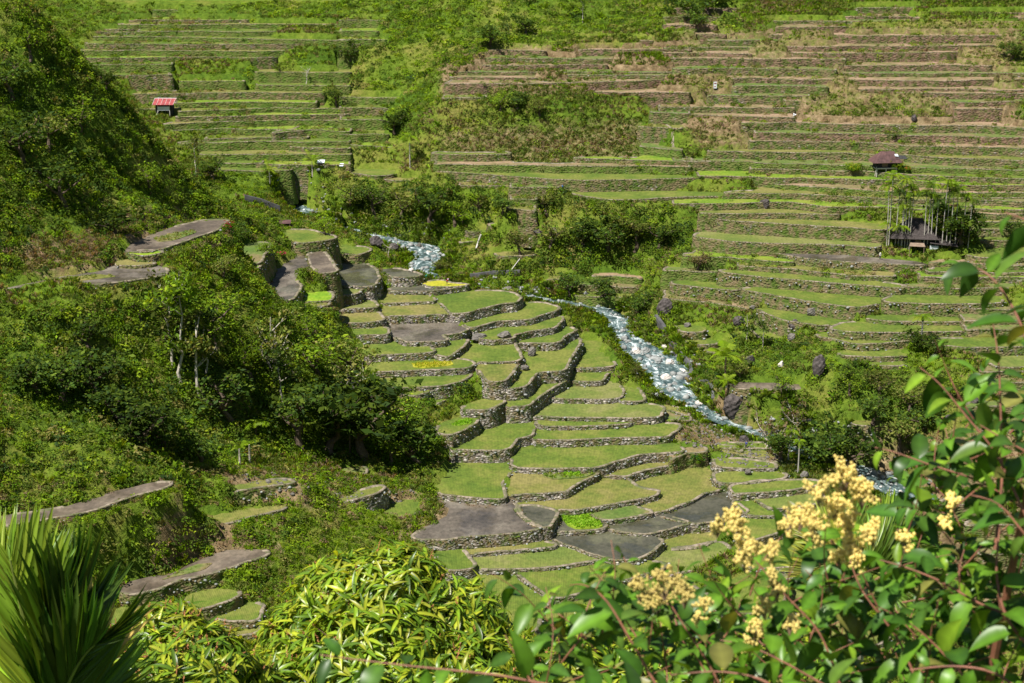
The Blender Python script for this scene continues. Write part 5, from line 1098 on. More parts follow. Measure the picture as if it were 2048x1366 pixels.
palm(1778, 488, 50, 26, "short yellow green palm in front of the thatched house", 60, nf=8, tr=.12); palm(1796, 494, 50, 26, "short palm with bright fronds left of the dark roof", 61, nf=8, tr=.12)
palm(1842, 690, 66, 28, "palm crown rising out of a dark creeper-covered trunk", 62, pal='lush', tr=.2)
palm(820, 335, 70, 26, "lone areca palm with a yellow crown left of the knoll", 63, pal='bright', tr=.14)
palm(1450, 765, 66, 42, "yellow green coconut palm near the small curved dark wall", 64, "coconut_palm", 11, trunk='bark_d', tr=.2, rise=1.0, droop=.9)
palm(1455, 788, 34, 24, "small palm under the yellow green coconut palm", 65, "coconut_palm", 8, trunk='bark_d', tr=.15, rise=.9)
palm(1576, 920, 66, 20, "areca palm with a leaning pale trunk among the grey twigs", 66, pal='bright', tr=.14, lean=.08); palm(1596, 945, 70, 16, "second pale trunked palm among the grey twigs", 67, tr=.13); palm(1680, 945, 60, 18, "pale trunked palm at the right of the river thicket", 68, tr=.13)
palm(512, 870, 42, 34, "yellow green tree fern spreading flat over the left grove", 69, "tree_fern", 9, pal='bright', trunk='bark_d', tr=.2, rise=.2, droop=.5)
palm(865, 430, 28, 22, "bright tree fern on the wooded bluff, left one", 70, "tree_fern", 8, pal='bright', trunk='bark_d', tr=.15, rise=.2, droop=.5); palm(925, 448, 26, 20, "bright tree fern on the wooded bluff, right one", 71, "tree_fern", 8, pal='bright', trunk='bark_d', tr=.15, rise=.2, droop=.5)
palm(605, 870, 70, 30, "tree fern with thin dark trunk in the grove's lower middle", 72, "tree_fern", 9, pal='lush', trunk='bark_d', tr=.15, rise=.25, droop=.5); palm(700, 905, 70, 26, "palm-like tree fern in the dark of the grove foot", 73, "tree_fern", 9, pal='lush', trunk='bark_d', tr=.15, rise=.3, droop=.6)
palm(480, 930, 40, 20, "banana plant with ragged leaves at the foot of the left slope", 74, "banana_plant", 7, pal='bright', trunk='bark', tr=.18, rise=1.2, droop=.9, cat="plant"); palm(500, 925, 44, 20, "second banana plant at the foot of the left slope", 75, "banana_plant", 7, pal='lush', trunk='bark', tr=.18, rise=1.2, droop=.9, cat="plant")
palm(540, 370, 34, 18, "banana clump beside the stream under the far terraces", 76, "banana_plant", 9, pal='lush', trunk='bark', tr=.16, rise=1.2, droop=.9, cat="plant"); palm(625, 350, 34, 20, "banana clump beside the far little roof", 77, "banana_plant", 9, pal='lush', trunk='bark', tr=.16, rise=1.2, droop=.9, cat="plant")
# ------------------------------------------------------------------ seedbeds and vegetable patches standing in the paddies
def patch(poly, mat, label, pal, h=.3, cat="seedbed", tufts=6.0):
    P = [gp(a, b) for a, b in poly]; z = float(np.median([p.z for p in P])); Q = chaikin(unproj(*np.array(poly, float).T, z)[:, :2]); 
    if area(Q) < 0: Q = Q[::-1]
    cen = Q.mean(0); Qc = Q - cen; m_ = len(Q); root = thing(cat, label, cat.replace("_", " "), (cen[0], cen[1], z)); V = [(a, b, h * .5) for a, b in Qc] + [(a * 1.03, b * 1.03, -.2) for a, b in Qc]
    F_ = [tuple(range(m_))] + [((i + 1) % m_, i, m_ + i, m_ + (i + 1) % m_) for i in range(m_)]; mesh_py("soil_bed", V, F_, M[mat], root)
    n_ = int(area(Q) * tufts); bb0, bb1 = Qc.min(0), Qc.max(0); pt = rg_.uniform(bb0, bb1, (n_ * 2, 2)); pt = pt[inpoly(pt[:, 0], pt[:, 1], Qc)]; n_ = len(pt)
    scatter("seedlings", TF, np.hstack([pt, np.full((n_, 1), h * .3)]), rg_.uniform(.3, .55, n_), pick([pal], n_, rg_) * 1.4, M['leaf'], "", "", parent=root)["kind"] = "stuff"
PAL['lime'] = np.array([(.12, .25, .01), (.15, .3, .012), (.1, .21, .01), (.18, .31, .02), (.08, .17, .01)]); PAL['yel'] = np.array([(.28, .3, .02), (.33, .32, .03), (.25, .29, .02), (.2, .26, .02), (.3, .27, .03)])
GX_ = lambda s: pp('G', s); EX = lambda s: pp('E', s); HX = lambda s: pp('H', s)
patch(HX("1240 430 1290 412 1400 412 1455 445 1478 492 1330 500 1280 480"), 'b', "vivid green seedbed in the flooded pond", 'lime', .5)
patch(EX("425 845 500 835 650 828 665 850 500 868 430 862"), 'yb', "yellow seedbed strip on a green paddy beside the grove", 'yel', .3)
patch(HX("1140 205 1150 182 1250 172 1260 195 1380 200 1440 185 1380 212 1200 225"), 'gr', "dark leafy vegetable bed in the yellow paddy", 'lush', .4, "vegetable_patch")
patch(HX("1250 172 1300 165 1355 185 1345 197 1260 197"), 'b', "lime coloured corner of seedlings behind the vegetable bed", 'lime', .3)
patch(EX("650 1200 700 1170 780 1165 770 1190 700 1205"), 'b', "bright seedlings in the small paddy at the grove edge", 'lime', .2)
DX = lambda s: pp('D', s)
patch(DX("110 395 300 350 570 318 690 330 560 348 300 375"), 'y', "yellow stubble strip along the long grey ledge under the left ridge", 'grass', .15, "stubble_patch", 3.0)
patch(DX("900 110 1000 80 1130 60 1150 75 1020 120 930 130"), 'gr', "greenish weed patch in the tilted brown field", 'olive', .15, "weed_patch", 3.0)
patch(HX("690 360 800 350 900 365 860 385 740 380"), 'mb', "dry brown crust in the big grey mud field", 'dry', .1, "stubble_patch", .6)
patch(GX_("900 790 1100 700 1200 690 1150 730 980 770"), 'gr', "weedy patch in the dark brown mud pool", 'olive', .15, "weed_patch", 2.0)
# ------------------------------------------------------------------ houses
def house_thatch():
    p = gp(1833, 497); s = 1 / pxm(p); root = thing("thatched_house", "dark old thatched house with a steep gable behind the white palm trunks", "house", p, R(-8)); W_, D_, e, rd = 84 * s, 6.5, 24 * s, 54 * s
    MB().box(-W_ * .45, W_ * .42, .4, D_, -.5, e).build("wall", M['dark'], root)
    ox = -W_ * .05; A, B_, C_, Dd = (-W_ * .62, -.9, e - .5), (W_ * .5, -.9, e - .5), (W_ * .5, D_ + .9, e - .5), (-W_ * .62, D_ + .9, e - .5); r1, r2 = (ox - W_ * .12, D_ * .5, rd), (ox + W_ * .16, D_ * .5, rd)
    mb = MB(); mb.slab([A, B_, r2, r1], .18); mb.slab([C_, Dd, r1, r2], .18); mb.add([Dd, A, r1], [(0, 1, 2)]); mb.add([B_, C_, r2], [(0, 1, 2)]); rf = mb.build("roof", M['thatch'], root)
    MB().box(ox - W_ * .16, ox + W_ * .2, D_ * .5 - .25, D_ * .5 + .25, rd - .05, rd + .22).build("ridge_cap", M['rust'], rf)
    mb = MB(); mb.slab([(W_ * .3, -1.2, e * .55), (W_ * .95, -1.0, e * .32), (W_ * .95, D_ * .7, e * .5), (W_ * .3, D_ * .7, e * .95)], .12); mb.build("lean_to_roof", M['thatch'], root)
    MB().box(W_ * .42, W_ * .88, .3, D_ * .6, -.5, e * .36).build("lean_to_wall", M['dark'], root)
    MB().slab([(-W_ * .2, -2.3, e * .36), (W_ * .18, -2.3, e * .33), (W_ * .16, -.6, e * .52), (-W_ * .16, -.6, e * .52)], .07).build("awning", M['wood'], root)
    for x in (-W_ * .18, W_ * .15): MB().box(x - .06, x + .06, -2.25, -2.13, -.5, e * .36).build("post", M['wood'], root)
    MB().box(W_ * .3, W_ * .5, -.75, -.66, .1, .95).build("tin_panel", M['tin'], root); MB().box(-W_ * .05, W_ * .1, .3, .38, 0, 1.9).build("door", M['wood'], root)
house_thatch()
def stilt_hut():
    p = gp(1773, 349); s = 1 / pxm(p); root = thing("stilt_hut", "small wooden hut on pale stilts with a steep rusty brown roof", "hut", p, R(6)); w = 22 * s; D_ = 3.4; f = 11 * s; e = 24 * s; rd = 44 * s
    MB().box(-w, w, 0, D_, f, f + .18).build("floor", M['wood_p'], root); MB().box(-w * .95, w * .95, .45, D_ - .1, f + .18, e + .4).build("wall", M['dark'], root)
    for x in (-w * .92, -w * .05, w * .9):
        for y in (.12, D_ - .12): MB().box(x - .11, x + .11, y - .1, y + .1, -.6, f).build("stilt", M['wood_p'], root)
    MB().box(-w * .9, w * .95, -.04, .02, f + .1, f + .32).build("front_beam", M['wood_p'], root)
    mb = MB(); ov = w * 1.35; r1, r2 = (-w * .45, D_ * .5, rd), (w * .75, D_ * .5, rd); mb.slab([(-ov, -.8, e), (ov, -.8, e), r2, r1], .08); mb.slab([(ov, D_ + .8, e), (-ov, D_ + .8, e), r1, r2], .08); mb.add([(-ov, D_ + .8, e), (-ov, -.8, e), r1], [(0, 1, 2)]); mb.add([(ov, -.8, e), (ov, D_ + .8, e), r2], [(0, 1, 2)])
    rf = mb.build("roof", M['rust'], root)
    for k_ in range(6): x0 = -ov + (k_ + .5) * ov / 3; x1 = r1[0] + (k_ + .5) * (r2[0] - r1[0]) / 6; MB().tube([(x0, -.84, e + .1), (x1, D_ * .5 - .05, rd + .1)], .035, 4).build("roof_batten", M['rust'], rf)
    MB().slab([(w * .8, -.2, e + .9), (w * 1.9, .2, e + .75), (w * 1.9, 2.2, e + 1.2), (w * .8, 2.2, e + 1.5)], .06).build("side_roof", M['dark'], root)
    MB().slab([(w * .72, .2, e + 1.5), (w * 1.05, .2, e + 1.4), (w * 1.0, .9, e + 1.9), (w * .72, .9, e + 1.9)], .08).build("roof_patch", M['tin'], root)
    MB().tube([(-w * 1.1, -.1, -.3), (-w * .95, .1, f + .6)], .07, 5).build("ladder_pole", M['wood_p'], root)
    MB().box(-w * .4, w * .1, .38, .44, f + .5, f + 1.5).build("window_shutter", M['wood'], root)
stilt_hut()
def red_shed():
    p = gp(328, 231, 380); s = 1 / pxm(p); root = thing("shed", "small dark shed with a red striped tin roof and a white panel", "shed", p, R(0)); w = 17 * s; D_ = 3.2; e = 23 * s; h = 30 * s
    MB().box(-w, w, .5, D_, 0, e + .2).build("wall", M['dark'], root)
    mb = MB(); mb.slab([(-w * 1.28, -.7, e - .2), (w * 1.18, -.7, e - .2), (w * 1.3, D_ + .3, h), (-w * 1.28, D_ + .3, h)], .08); rf = mb.build("roof", M['redroof'], root)
    for k_ in range(6): x = -w * 1.25 + k_ * w * .49; MB().tube([(x, -.72, e - .1), (x, D_ + .25, h + .12)], .05, 4).build("roof_rib", M['wood_p'], rf)
    MB().box(-w * 1.3, w * 1.32, D_ + .2, D_ + .35, h - .02, h + .16).build("ridge_strip", M['white'], rf)
    MB().box(-w * .75, w * .72, -.1, -.02, 10 * s, 18 * s).build("white_panel", M['white'], root)
    for x in (-w * .7, w * .7): MB().box(x - .07, x + .07, -.12, .02, -.5, e - .3).build("post", M['wood_p'], root)
    MB().tube([(-w * 1.0, -.3, -.3), (-w * .62, -.1, 9 * s)], .06, 5).build("brace", M['wood_p'], root)
red_shed()
def lean(px, py, wpx, hpx, roofm, label, name="shelter"):
    p = gp(px, py); s = 1 / pxm(p); w = wpx * s / 2; h = hpx * s; root = thing(name, label, name, p, 0)
    MB().slab([(-w, -.8, h * .75), (w, -.8, h * .75), (w * .95, 1.6, h * 1.15), (-w * .95, 1.6, h * 1.15)], .07).build("roof", roofm, root); MB().box(-w * .8, w * .8, .3, 1.4, -.3, h * .78).build("wall", M['dark'], root)
    for x in (-w * .85, w * .85): MB().box(x - .06, x + .06, -.7, -.58, -.4, h * .75).build("post", M['wood'], root)
lean(570, 452, 24, 8, M['rust'], "tiny shelter with a dull reddish brown roof beside the long green field"); lean(642, 330, 15, 7, M['tin'], "little shelter with a lilac grey roof by the banana clump"); lean(683, 336, 8, 6, M['tin'], "tiny white roofed shelter right of the lilac grey one")
def banner():
    p = gp(1430, 182); s = 1 / pxm(p); root = thing("banner", "white upright banner with red marks on a terrace of the upper right hillside", "banner", p, R(8)); MB().tube([(-.5, 0, -.3), (-.55, 0, 2.6)], .05, 5).build("pole", M['wood'], root)
    MB().box(-.45, .45, -.03, .03, .7, 2.5).build("cloth", M['white'], root)
    MB().box(-.3, .32, -.045, -.032, 1.9, 2.2).build("red_mark", M['redroof'], root); MB().box(-.3, .2, -.045, -.032, 1.1, 1.3).build("red_mark", M['redroof'], root)
banner()
def pile(px, py, label, mat, n_=5):
    p = gp(px, py); mb = MB(); r_ = random.Random(px)
    for i in range(n_): mb.tube([p + Vector((r_.uniform(-.5, .5), r_.uniform(-.3, .3), .1 * i)), p + Vector((r_.uniform(-.6, .6), r_.uniform(-.3, .5), .3 + .12 * i))], .17, 5)
    tag(mb.build("sack_pile", mat), label, "sack pile")
pile(852, 557, "small green and white pile of sacks left of the person in red", plain("green_cloth", (.05, .3, .2), .7), 5); pile(1590, 231, "small white bundle on the dry terraces of the right hillside", M['white'], 3)
# the footpath zigzagging up the middle of the right hillside, and the long leaning branch
def path(pts, w, label):
    P = [gp(a, b) for a, b in pts]; xy = resample(np.array([q[:2] for q in P]), .7, False); t = np.gradient(xy, axis=0); t /= np.linalg.norm(t, axis=1, keepdims=True); nn = np.stack([-t[:, 1], t[:, 0]], -1); V = []
    for k_ in (-1, -.4, .4, 1): q = xy + nn * w * k_ * .5; V.append(np.hstack([q, (bil(Tsurf, q[:, 0], q[:, 1]) + (.13 if abs(k_) < 1 else .03))[:, None]]))
    V = np.stack(V, 1); m_ = len(xy); ii = np.arange(m_ * 4).reshape(m_, 4); tag(mesh_np("footpath", V.reshape(-1, 3), np.stack([ii[:-1, :-1], ii[1:, :-1], ii[1:, 1:], ii[:-1, 1:]], -1).reshape(-1, 4)[:, ::-1], M['bund']), kind='structure')
path([(1330, 232), (1345, 262), (1345, 292), (1365, 308), (1388, 318), (1378, 335), (1370, 348)], .7, "")
def branch(name, pts, rad, mat, label, cat="branch"):
    P = [gp(a, b) + Vector((0, 0, z)) for a, b, z in pts]; tag(MB().tube(P, rad, 6).build(name, mat), label, cat)
branch("fallen_branch", [(952, 500, .2), (957, 492, 1.2), (962, 490, 2.6)], .22, M['wood_p'], "pale dead branch leaning on the bank above the upper rapids")
branch("bamboo_pole", [(1018, 548, .2), (1030, 540, 1.2), (1040, 535, 2.2)], .12, M['wood_p'], "pale pole leaning by the low dark straight wall")
# ------------------------------------------------------------------ people
M['skin'] = plain("skin", (.32, .18, .11), .6, .3, .08)
def person(px, py, label, shirt, legs, hat=None, bend=0.0, step=.1, arm=.3, face=0.0):
    p = gp(px, py); root = thing("person", label, "person", p, face); b = bend; sb, cb = math.sin(b), math.cos(b)
    def T_(x, y, z):                  # bend the upper body forward about the hips
        zz = z - .86; return (x, y * cb - zz * sb, .86 + zz * cb + y * sb) if z > .86 else (x, y, z)
    J = {'pel': (0, 0, .86), 'chest': T_(0, 0, 1.2), 'neck': T_(0, 0, 1.36), 'head': T_(0, -.01, 1.47), 'top': T_(0, 0, 1.56), 'ls': T_(-.18, 0, 1.31), 'rs': T_(.18, 0, 1.31), 'le': T_(-.25, -.05, 1.05), 're': T_(.25, -.05, 1.05), 'lh': T_(-.24, -arm, .84 + .001), 'rh': T_(.24, -arm, .87), 'lf': T_(-.24, -arm - .08, .87), 'rf': T_(.24, -arm - .08, .87),
         'lhip': (-.1, 0, .8), 'rhip': (.1, 0, .8), 'lk': (-.12, -step, .45), 'rk': (.12, step * .3, .45), 'la': (-.12, -step * .7, .06), 'ra': (.12, step, .06), 'lt': (-.13, -step * .7 - .14, .03), 'rt': (.13, step - .14, .03)}
    E = [('pel', 'chest', .13), ('chest', 'neck', .12), ('neck', 'head', .055), ('head', 'top', .095), ('neck', 'ls', .06), ('neck', 'rs', .06), ('ls', 'le', .05), ('rs', 're', .05), ('le', 'lh', .035), ('re', 'rh', .035), ('lh', 'lf', .03), ('rh', 'rf', .03), ('pel', 'lhip', .1), ('pel', 'rhip', .1), ('lhip', 'lk', .085), ('rhip', 'rk', .085), ('lk', 'la', .055), ('rk', 'ra', .055), ('la', 'lt', .04), ('ra', 'rt', .04)]
    rad = {'pel': .13, 'chest': .14, 'neck': .055, 'head': .095, 'top': .07, 'ls': .055, 'rs': .055, 'le': .042, 're': .042, 'lh': .028, 'rh': .028, 'lf': .03, 'rf': .03, 'lhip': .095, 'rhip': .095, 'lk': .06, 'rk': .06, 'la': .04, 'ra': .04, 'lt': .035, 'rt': .035}
    def skin(name, keys, edges, grow, mat):
        ks = list(keys); me = bpy.data.meshes.new(name); me.from_pydata([J[q] for q in ks], [(ks.index(a), ks.index(b_)) for a, b_, _ in edges], []); o = bpy.data.objects.new(name, me); COL.objects.link(o); o.parent = root
        md = o.modifiers.new("skin", 'SKIN'); sv = me.skin_vertices[0].data if len(me.skin_vertices) else None
        if sv is None: bpy.context.view_layer.objects.active = o; bpy.ops.mesh.customdata_skin_add(); sv = me.skin_vertices[0].data
        for i_, q in enumerate(ks): sv[i_].radius = (rad[q] * grow, rad[q] * grow); sv[i_].use_root = (i_ == 0)
        o.modifiers.new("sub", 'SUBSURF').render_levels = 1; dg = bpy.context.evaluated_depsgraph_get(); ev = bpy.data.meshes.new_from_object(o.evaluated_get(dg)); o.modifiers.clear(); o.data = ev; ev.materials.clear(); ev.materials.append(mat); return o
    skin("body", J.keys(), E, 1.0, M['skin'])
    tk = ['pel', 'chest', 'neck', 'ls', 'rs', 'le', 're']; skin("shirt", tk, [e for e in E if e[0] in tk and e[1] in tk], 1.22, shirt)
    lk = ['pel', 'lhip', 'rhip', 'lk', 'rk', 'la', 'ra']; skin("trousers", lk, [e for e in E if e[0] in lk and e[1] in lk], 1.2, legs)
    hp = Vector(J['top'])
    if hat: MB().tube([hp - Vector((0, 0, .05)), hp + Vector((0, 0, .0)), hp + Vector((0, 0, .1))], [.22, .17, .05], 12).build("hat", hat, root)
    else: MB().tube([hp - Vector((0, -.03, .08)), hp + Vector((0, .01, -.0)), hp + Vector((0, 0, .06))], [.1, .11, .04], 10).build("hair", M['dark'], root)
RED = plain("red_cloth", (.55, .02, .03), .8, .1, .1); DK = plain("dark_cloth", (.04, .045, .06), .8, .1, .1); WH = plain("white_cloth", (.7, .68, .62), .8, .1, .05); BLU = plain("blue_cloth", (.03, .22, .55), .8, .1, .1)
person(894, 570, "person in a red top with dark trousers bending over the yellow seedbed", RED, DK, plain("pink_hat", (.5, .35, .45), .8), .45, .1, .35, R(60))
person(1760, 519, "person in white with a pale hat on the grey mud strip", WH, DK, WH, .15, .12, .1, R(-20))
person(1125, 381, "person in a blue shirt standing at the end of the tall pale wall", BLU, DK, None, .1, .1, .1, R(30)); person(1492, 897, "person in dark blue clothes standing left of the lower right trees", plain("navy_cloth", (.03, .06, .25), .8), DK, None, .2, .1, .2, R(150))
# flowering shrubs near the paths
def flower_bush(px, py, d, col, label):
    p = gp(px, py); s = d / pxm(p); root = thing("flowering_shrub", label, "shrub", p); MB().tube([(0, 0, -.3), (0, 0, s * .4)], [.06, .03], 5).build("stem", M['bark_d'], root); n_ = 26; r_ = np.random.default_rng(int(px)); pos = r_.normal(size=(n_, 3)) * (s * .2, s * .2, s * .13) + (0, 0, s * .42)
    scatter("foliage", DN[:4], pos, np.full(n_, s * .17), np.repeat(PAL['lush'][:1], n_, 0), M['leaf'], "", "", parent=root); pos = r_.normal(size=(n_, 3)) * (s * .2, s * .2, s * .1) + (0, -.1, s * .55); scatter("blossoms", DN[:4], pos, np.full(n_, s * .09), np.repeat([col], n_, 0), M['leaf'], "", "", parent=root)
flower_bush(565, 516, 20, (.6, .02, .16), "pink flowering bush left of the pale grey dry paddy"); flower_bush(459, 462, 26, (.35, .02, .07), "dark red flowering bush at the right end of the tilted brown field")
flower_bush(1795, 345, 30, (.3, .3, .02), "yellow green bush right beside the stilt hut"); flower_bush(1815, 346, 18, (.35, .16, .02), "small orange bush right of the stilt hut"); flower_bush(1706, 350, 34, (.35, .38, .03), "bright yellow leafed bush left of the stilt hut"); flower_bush(1392, 930, 32, (.03, .12, .02), "round dark green bush on the golden paddy's back wall")
# ================================================================== the near plants on the slope below the viewpoint
def leafblade(n_seg, L, w, fold, droop, shape='ovate'):
    t = np.linspace(0, 1, n_seg + 1); prof = {'ovate': np.sin(np.pi * t ** .8) ** .8 * (1 - .25 * t), 'lance': np.sin(np.pi * t ** .75) ** .9}[shape]; prof[0] = .04; prof[-1] = .02; a = -droop * t; dx = np.cos(a) / n_seg * L; dz = np.sin(a) / n_seg * L; x = np.r_[0, np.cumsum(dx[:-1])]; z = np.r_[0, np.cumsum(dz[:-1])]
    V = []
    for i in range(n_seg + 1): hw = prof[i] * w; V += [(x[i], -hw, z[i] + fold * hw), (x[i], 0, z[i]), (x[i], hw, z[i] + fold * hw)]
    F_ = []
    for i in range(n_seg): a_ = i * 3; F_ += [(a_, a_ + 3, a_ + 4, a_ + 1), (a_ + 1, a_ + 4, a_ + 5, a_ + 2)]
    return np.array(V), np.array(F_)
def place_leaves(name, tmpls, pos, dirs, ups, scl, col, mat, parent):
    """orient blade templates: x along dirs, z roughly along ups"""
    n_ = len(pos); which = rg_.integers(0, len(tmpls), n_); VV, FF, CC, off = [], [], [], 0
    X = unit(dirs); Y = unit(np.cross(ups, X)); Z = np.cross(X, Y)
    for k_, (tv, tf) in enumerate(tmpls):
        s_ = np.where(which == k_)[0]
        if not len(s_): continue
        V = (tv[None, :, 0:1] * X[s_][:, None] + tv[None, :, 1:2] * Y[s_][:, None] + tv[None, :, 2:3] * Z[s_][:, None]) * scl[s_][:, None, None] + pos[s_][:, None]
        F_ = tf[None] + (np.arange(len(s_)) * len(tv))[:, None, None] + off; off += len(s_) * len(tv); VV.append(V.reshape(-1, 3)); FF.append(F_.reshape(-1, 4)); CC.append((col[s_][:, None] * np.where(np.arange(len(tv)) % 3 == 1, 1.45, .88)[None, :, None] * (1 + .12 * ((np.arange(len(tv)) // 3) % 2))[None, :, None]).reshape(-1, 3))
    return mesh_np(name, np.vstack(VV), np.vstack(FF), mat, parent, np.vstack(CC), smooth=True)
M['mango_leaf'] = leafmat("mango_leaf", .38, .4, rough=.35); M['gloss_leaf'] = leafmat("glossy_leaf", .25, .28, rough=.38); M['palm_leaf'] = leafmat("palm_leaflet", .35, .35, rough=.4)
M['twig_red'] = plain("red_twig", (.21, .085, .05), .6, .3, .3, 30); M['twig_brown'] = plain("brown_twig", (.2, .13, .08), .8, .2, .3, 30); M['panicle'] = plain("rust_panicle", (.36, .16, .07), .8, .1, .4, 40); M['bud'] = leafmat("cream_buds", .25, .2, base=(.76, .62, .2), rough=.6)
def ground_z(x, y): return float(th(np.array([x]), np.array([y]))[0])
# ------------------------------------------------------------------ mango trees
ML = [leafblade(5, 1, .09, .4, d, 'lance') for d in (.5, .9, 1.3, .7)]
def mango(lobes, dist, label, seed, dens=1.0, red=.15):
    """lobes: (px, py, radius px) of the leafy crown at the distance dist"""
    r_ = np.random.default_rng(seed); s = dist / FP; C = [np.array(at(a, b, dist + dd)) for a, b, r, dd in lobes]; Rr = [r * s for _, _, r, _ in lobes]; cx_, cy_ = np.mean(C, 0)[:2]; gz = ground_z(cx_, cy_); root = thing("mango_tree", label, "tree", (cx_, cy_, gz)); o = np.array([cx_, cy_, gz])
    tips, dirs, mb = [], [], MB(); fork = np.array([0, 0, np.mean([c[2] for c in C]) - gz - 1.6]); mb2 = MB(); mb2.tube([(0, 0, -.3), tuple(fork * .5 + (.05, 0, 0)), tuple(fork)], [.16, .13, .1], 9); mb2.build("trunk", M['bark_d'], root)
    for c, rr in zip(C, Rr):
        mb.tube([tuple(fork - (0, 0, .1)), tuple((fork + (c - o)) * .5 + (0, 0, -.2)), tuple(c - o)], [.06, .04, .02], 6); n_ = int(210 * dens * rr * rr / .36)
        d = unit(r_.normal(size=(n_, 3)) + (0, -.25, .35)); P = c - o + d * rr * (r_.uniform(.55, 1.02, (n_, 1)) ** .5) * (1, 1, .85); tips.append(P); dirs.append(unit(d + r_.normal(0, .25, (n_, 3)) + (0, 0, .25)))
        for i in range(0, n_, 4): mb.tube([tuple(c - o + r_.normal(0, .05, 3)), tuple((c - o) * .4 + P[i] * .6 + (0, 0, -.03)), tuple(P[i])], [.014, .008, .005], 4)
    tips = np.vstack(tips); dirs = np.vstack(dirs); mb.build("branches", M['twig_brown'], root); nl = 11; n_ = len(tips); X = np.repeat(dirs, nl, 0); rnd = r_.normal(size=(n_ * nl, 3)); perp = unit(rnd - X * (rnd * X).sum(1, keepdims=True)); k_ = r_.uniform(.15, 1.0, (n_ * nl, 1))
    ld = unit(X * (1 - k_) + perp * 1.0 + (0, 0, -.25)); pos = np.repeat(tips, nl, 0) - X * r_.uniform(0, .05, (n_ * nl, 1)); ups = unit(X + (0, 0, .6)); base = np.array([(.16, .26, .014), (.23, .31, .018), (.1, .18, .013), (.3, .34, .022), (.07, .13, .012), (.24, .26, .025)])
    young = np.repeat(r_.random(n_), nl); col = base[r_.integers(0, 6, n_ * nl)] * r_.uniform(.75, 1.2, (n_ * nl, 1)); place_leaves("crown", ML, pos, ld, ups, r_.uniform(.13, .235, n_ * nl), col, M['mango_leaf'], root)
    pn = MB(); 
    for i in range(n_):
        if r_.random() < red:
            b = Vector(tips[i]); ax = Vector(dirs[i]); ax.z = abs(ax.z) + .4; ax.normalize(); L = r_.uniform(.05, .11); pn.tube([b, b + ax * L], [.0035, .002], 3)
            for q in range(9): f_ = (q + 1) / 10; sd_ = Vector(r_.normal(size=3)).normalized(); e = b + ax * L * f_ + sd_ * .03 * (1.1 - f_); pn.tube([b + ax * L * f_, e], [.003, .0045], 3)
    pn.build("flower_panicles", M['panicle'], root)
mango([(690, 1200, 105, 0), (790, 1190, 115, -.3), (890, 1260, 120, -.2), (640, 1300, 130, .2), (760, 1330, 160, -.7), (960, 1300, 105, .1), (1010, 1330, 85, -.2), (900, 1390, 150, -.7), (600, 1380, 110, .0), (720, 1150, 60, .3)], 15.0, "bushy mango tree with drooping yellow green leaves at the bottom centre", 5, 1.15)
mango([(330, 1290, 90, 0), (260, 1330, 95, .2), (400, 1340, 100, -.3), (230, 1400, 100, -.2), (350, 1400, 120, -.6), (480, 1390, 90, .2), (350, 1250, 50, .2), (550, 1380, 80, .5)], 14.0, "lower mango tree with brown flower sprays at the bottom left", 6, 1.2, .45)
mango([(1160, 1330, 90, 0), (1250, 1350, 100, .2), (1190, 1270, 60, .3), (1340, 1340, 110, 0), (1480, 1360, 110, .2), (1620, 1370, 120, 0)], 17.0, "mango tree half hidden behind the glossy shrub at the bottom", 8, .9, .3)
# ------------------------------------------------------------------ big palm at the lower left, palm behind the blossoms
def bigpalm(px, py, dist, fr, label, seed, trunk_r=.12, ll=.8, lw=.02, cols=((.07, .13, .015), (.045, .09, .012))):
    r_ = np.random.default_rng(seed); c = np.array(at(px, py, dist)); gz = ground_z(c[0], c[1]); root = thing("palm_tree", label, "palm", (c[0], c[1], gz)); top = c - (c[0], c[1], gz); MB().tube([(0, 0, -.3), (0, .05, top[2] * .5), tuple(top)], [trunk_r * 1.3, trunk_r, trunk_r * .9], 10).build("trunk", M['bark'], root)
    tm = [leafblade(4, 1, lw / .8, .5, d, 'lance') for d in (.15, .4, .25)]
    for (ex, ey, ed, sag, tw, ks, cl) in fr:              # rachis end point seen at ex,ey ; ed = depth offset
        e = np.array(at(ex, ey, dist + ed)) - c + top; t = np.linspace(0, 1, 26)[:, None]; mid = (top + e) / 2 + (0, 0, sag); Pq = (1 - t) ** 2 * top + 2 * t * (1 - t) * mid + t ** 2 * e; tg = unit(np.gradient(Pq, axis=0)); ra = MB().tube([tuple(q) for q in Pq], [.02 * (1 - .85 * i / 25) + .003 for i in range(26)], 5).build("frond", M['palm_rib'], root)
        m_ = 40; ti = np.linspace(.14, 1, m_); ps, ds, us, sc = [], [], [], []
        side = unit(np.cross(tg, np.array([math.sin(tw), -math.cos(tw), .25]))) 
        for i in range(m_):
            f_ = ti[i] * 25; a = int(min(f_, 24)); q = Pq[a] * (1 - f_ + a) + Pq[a + 1] * (f_ - a) if a < 25 else Pq[25]
            for s_ in (-1, 1): ps.append(q); ds.append(tg[a] * (.75 + .5 * ti[i]) + side[a] * s_ * .45 + (0, 0, -.02) + r_.normal(0, .05, 3)); us.append(np.cross(side[a], tg[a]) + r_.normal(0, .2, 3)); sc.append(ll * ks * math.sin(math.pi * (.2 + .7 * ti[i])) * r_.uniform(.85, 1.08))
        n2 = len(ps); cc = np.array(cl)[None] * r_.uniform(.6, 1.4, (n2, 1)) * (1 + r_.normal(0, .08, (n2, 3))); place_leaves("leaflets", tm, np.array(ps), np.array(ds), np.array(us), np.array(sc), np.clip(cc, .004, 1), M['palm_leaf'], ra)
M['palm_rib'] = plain("frond_rib", (.16, .2, .04), .5, .3, .2, 10)
G1_, G2_, Y1_ = (.11, .19, .015), (.055, .11, .013), (.45, .38, .1)
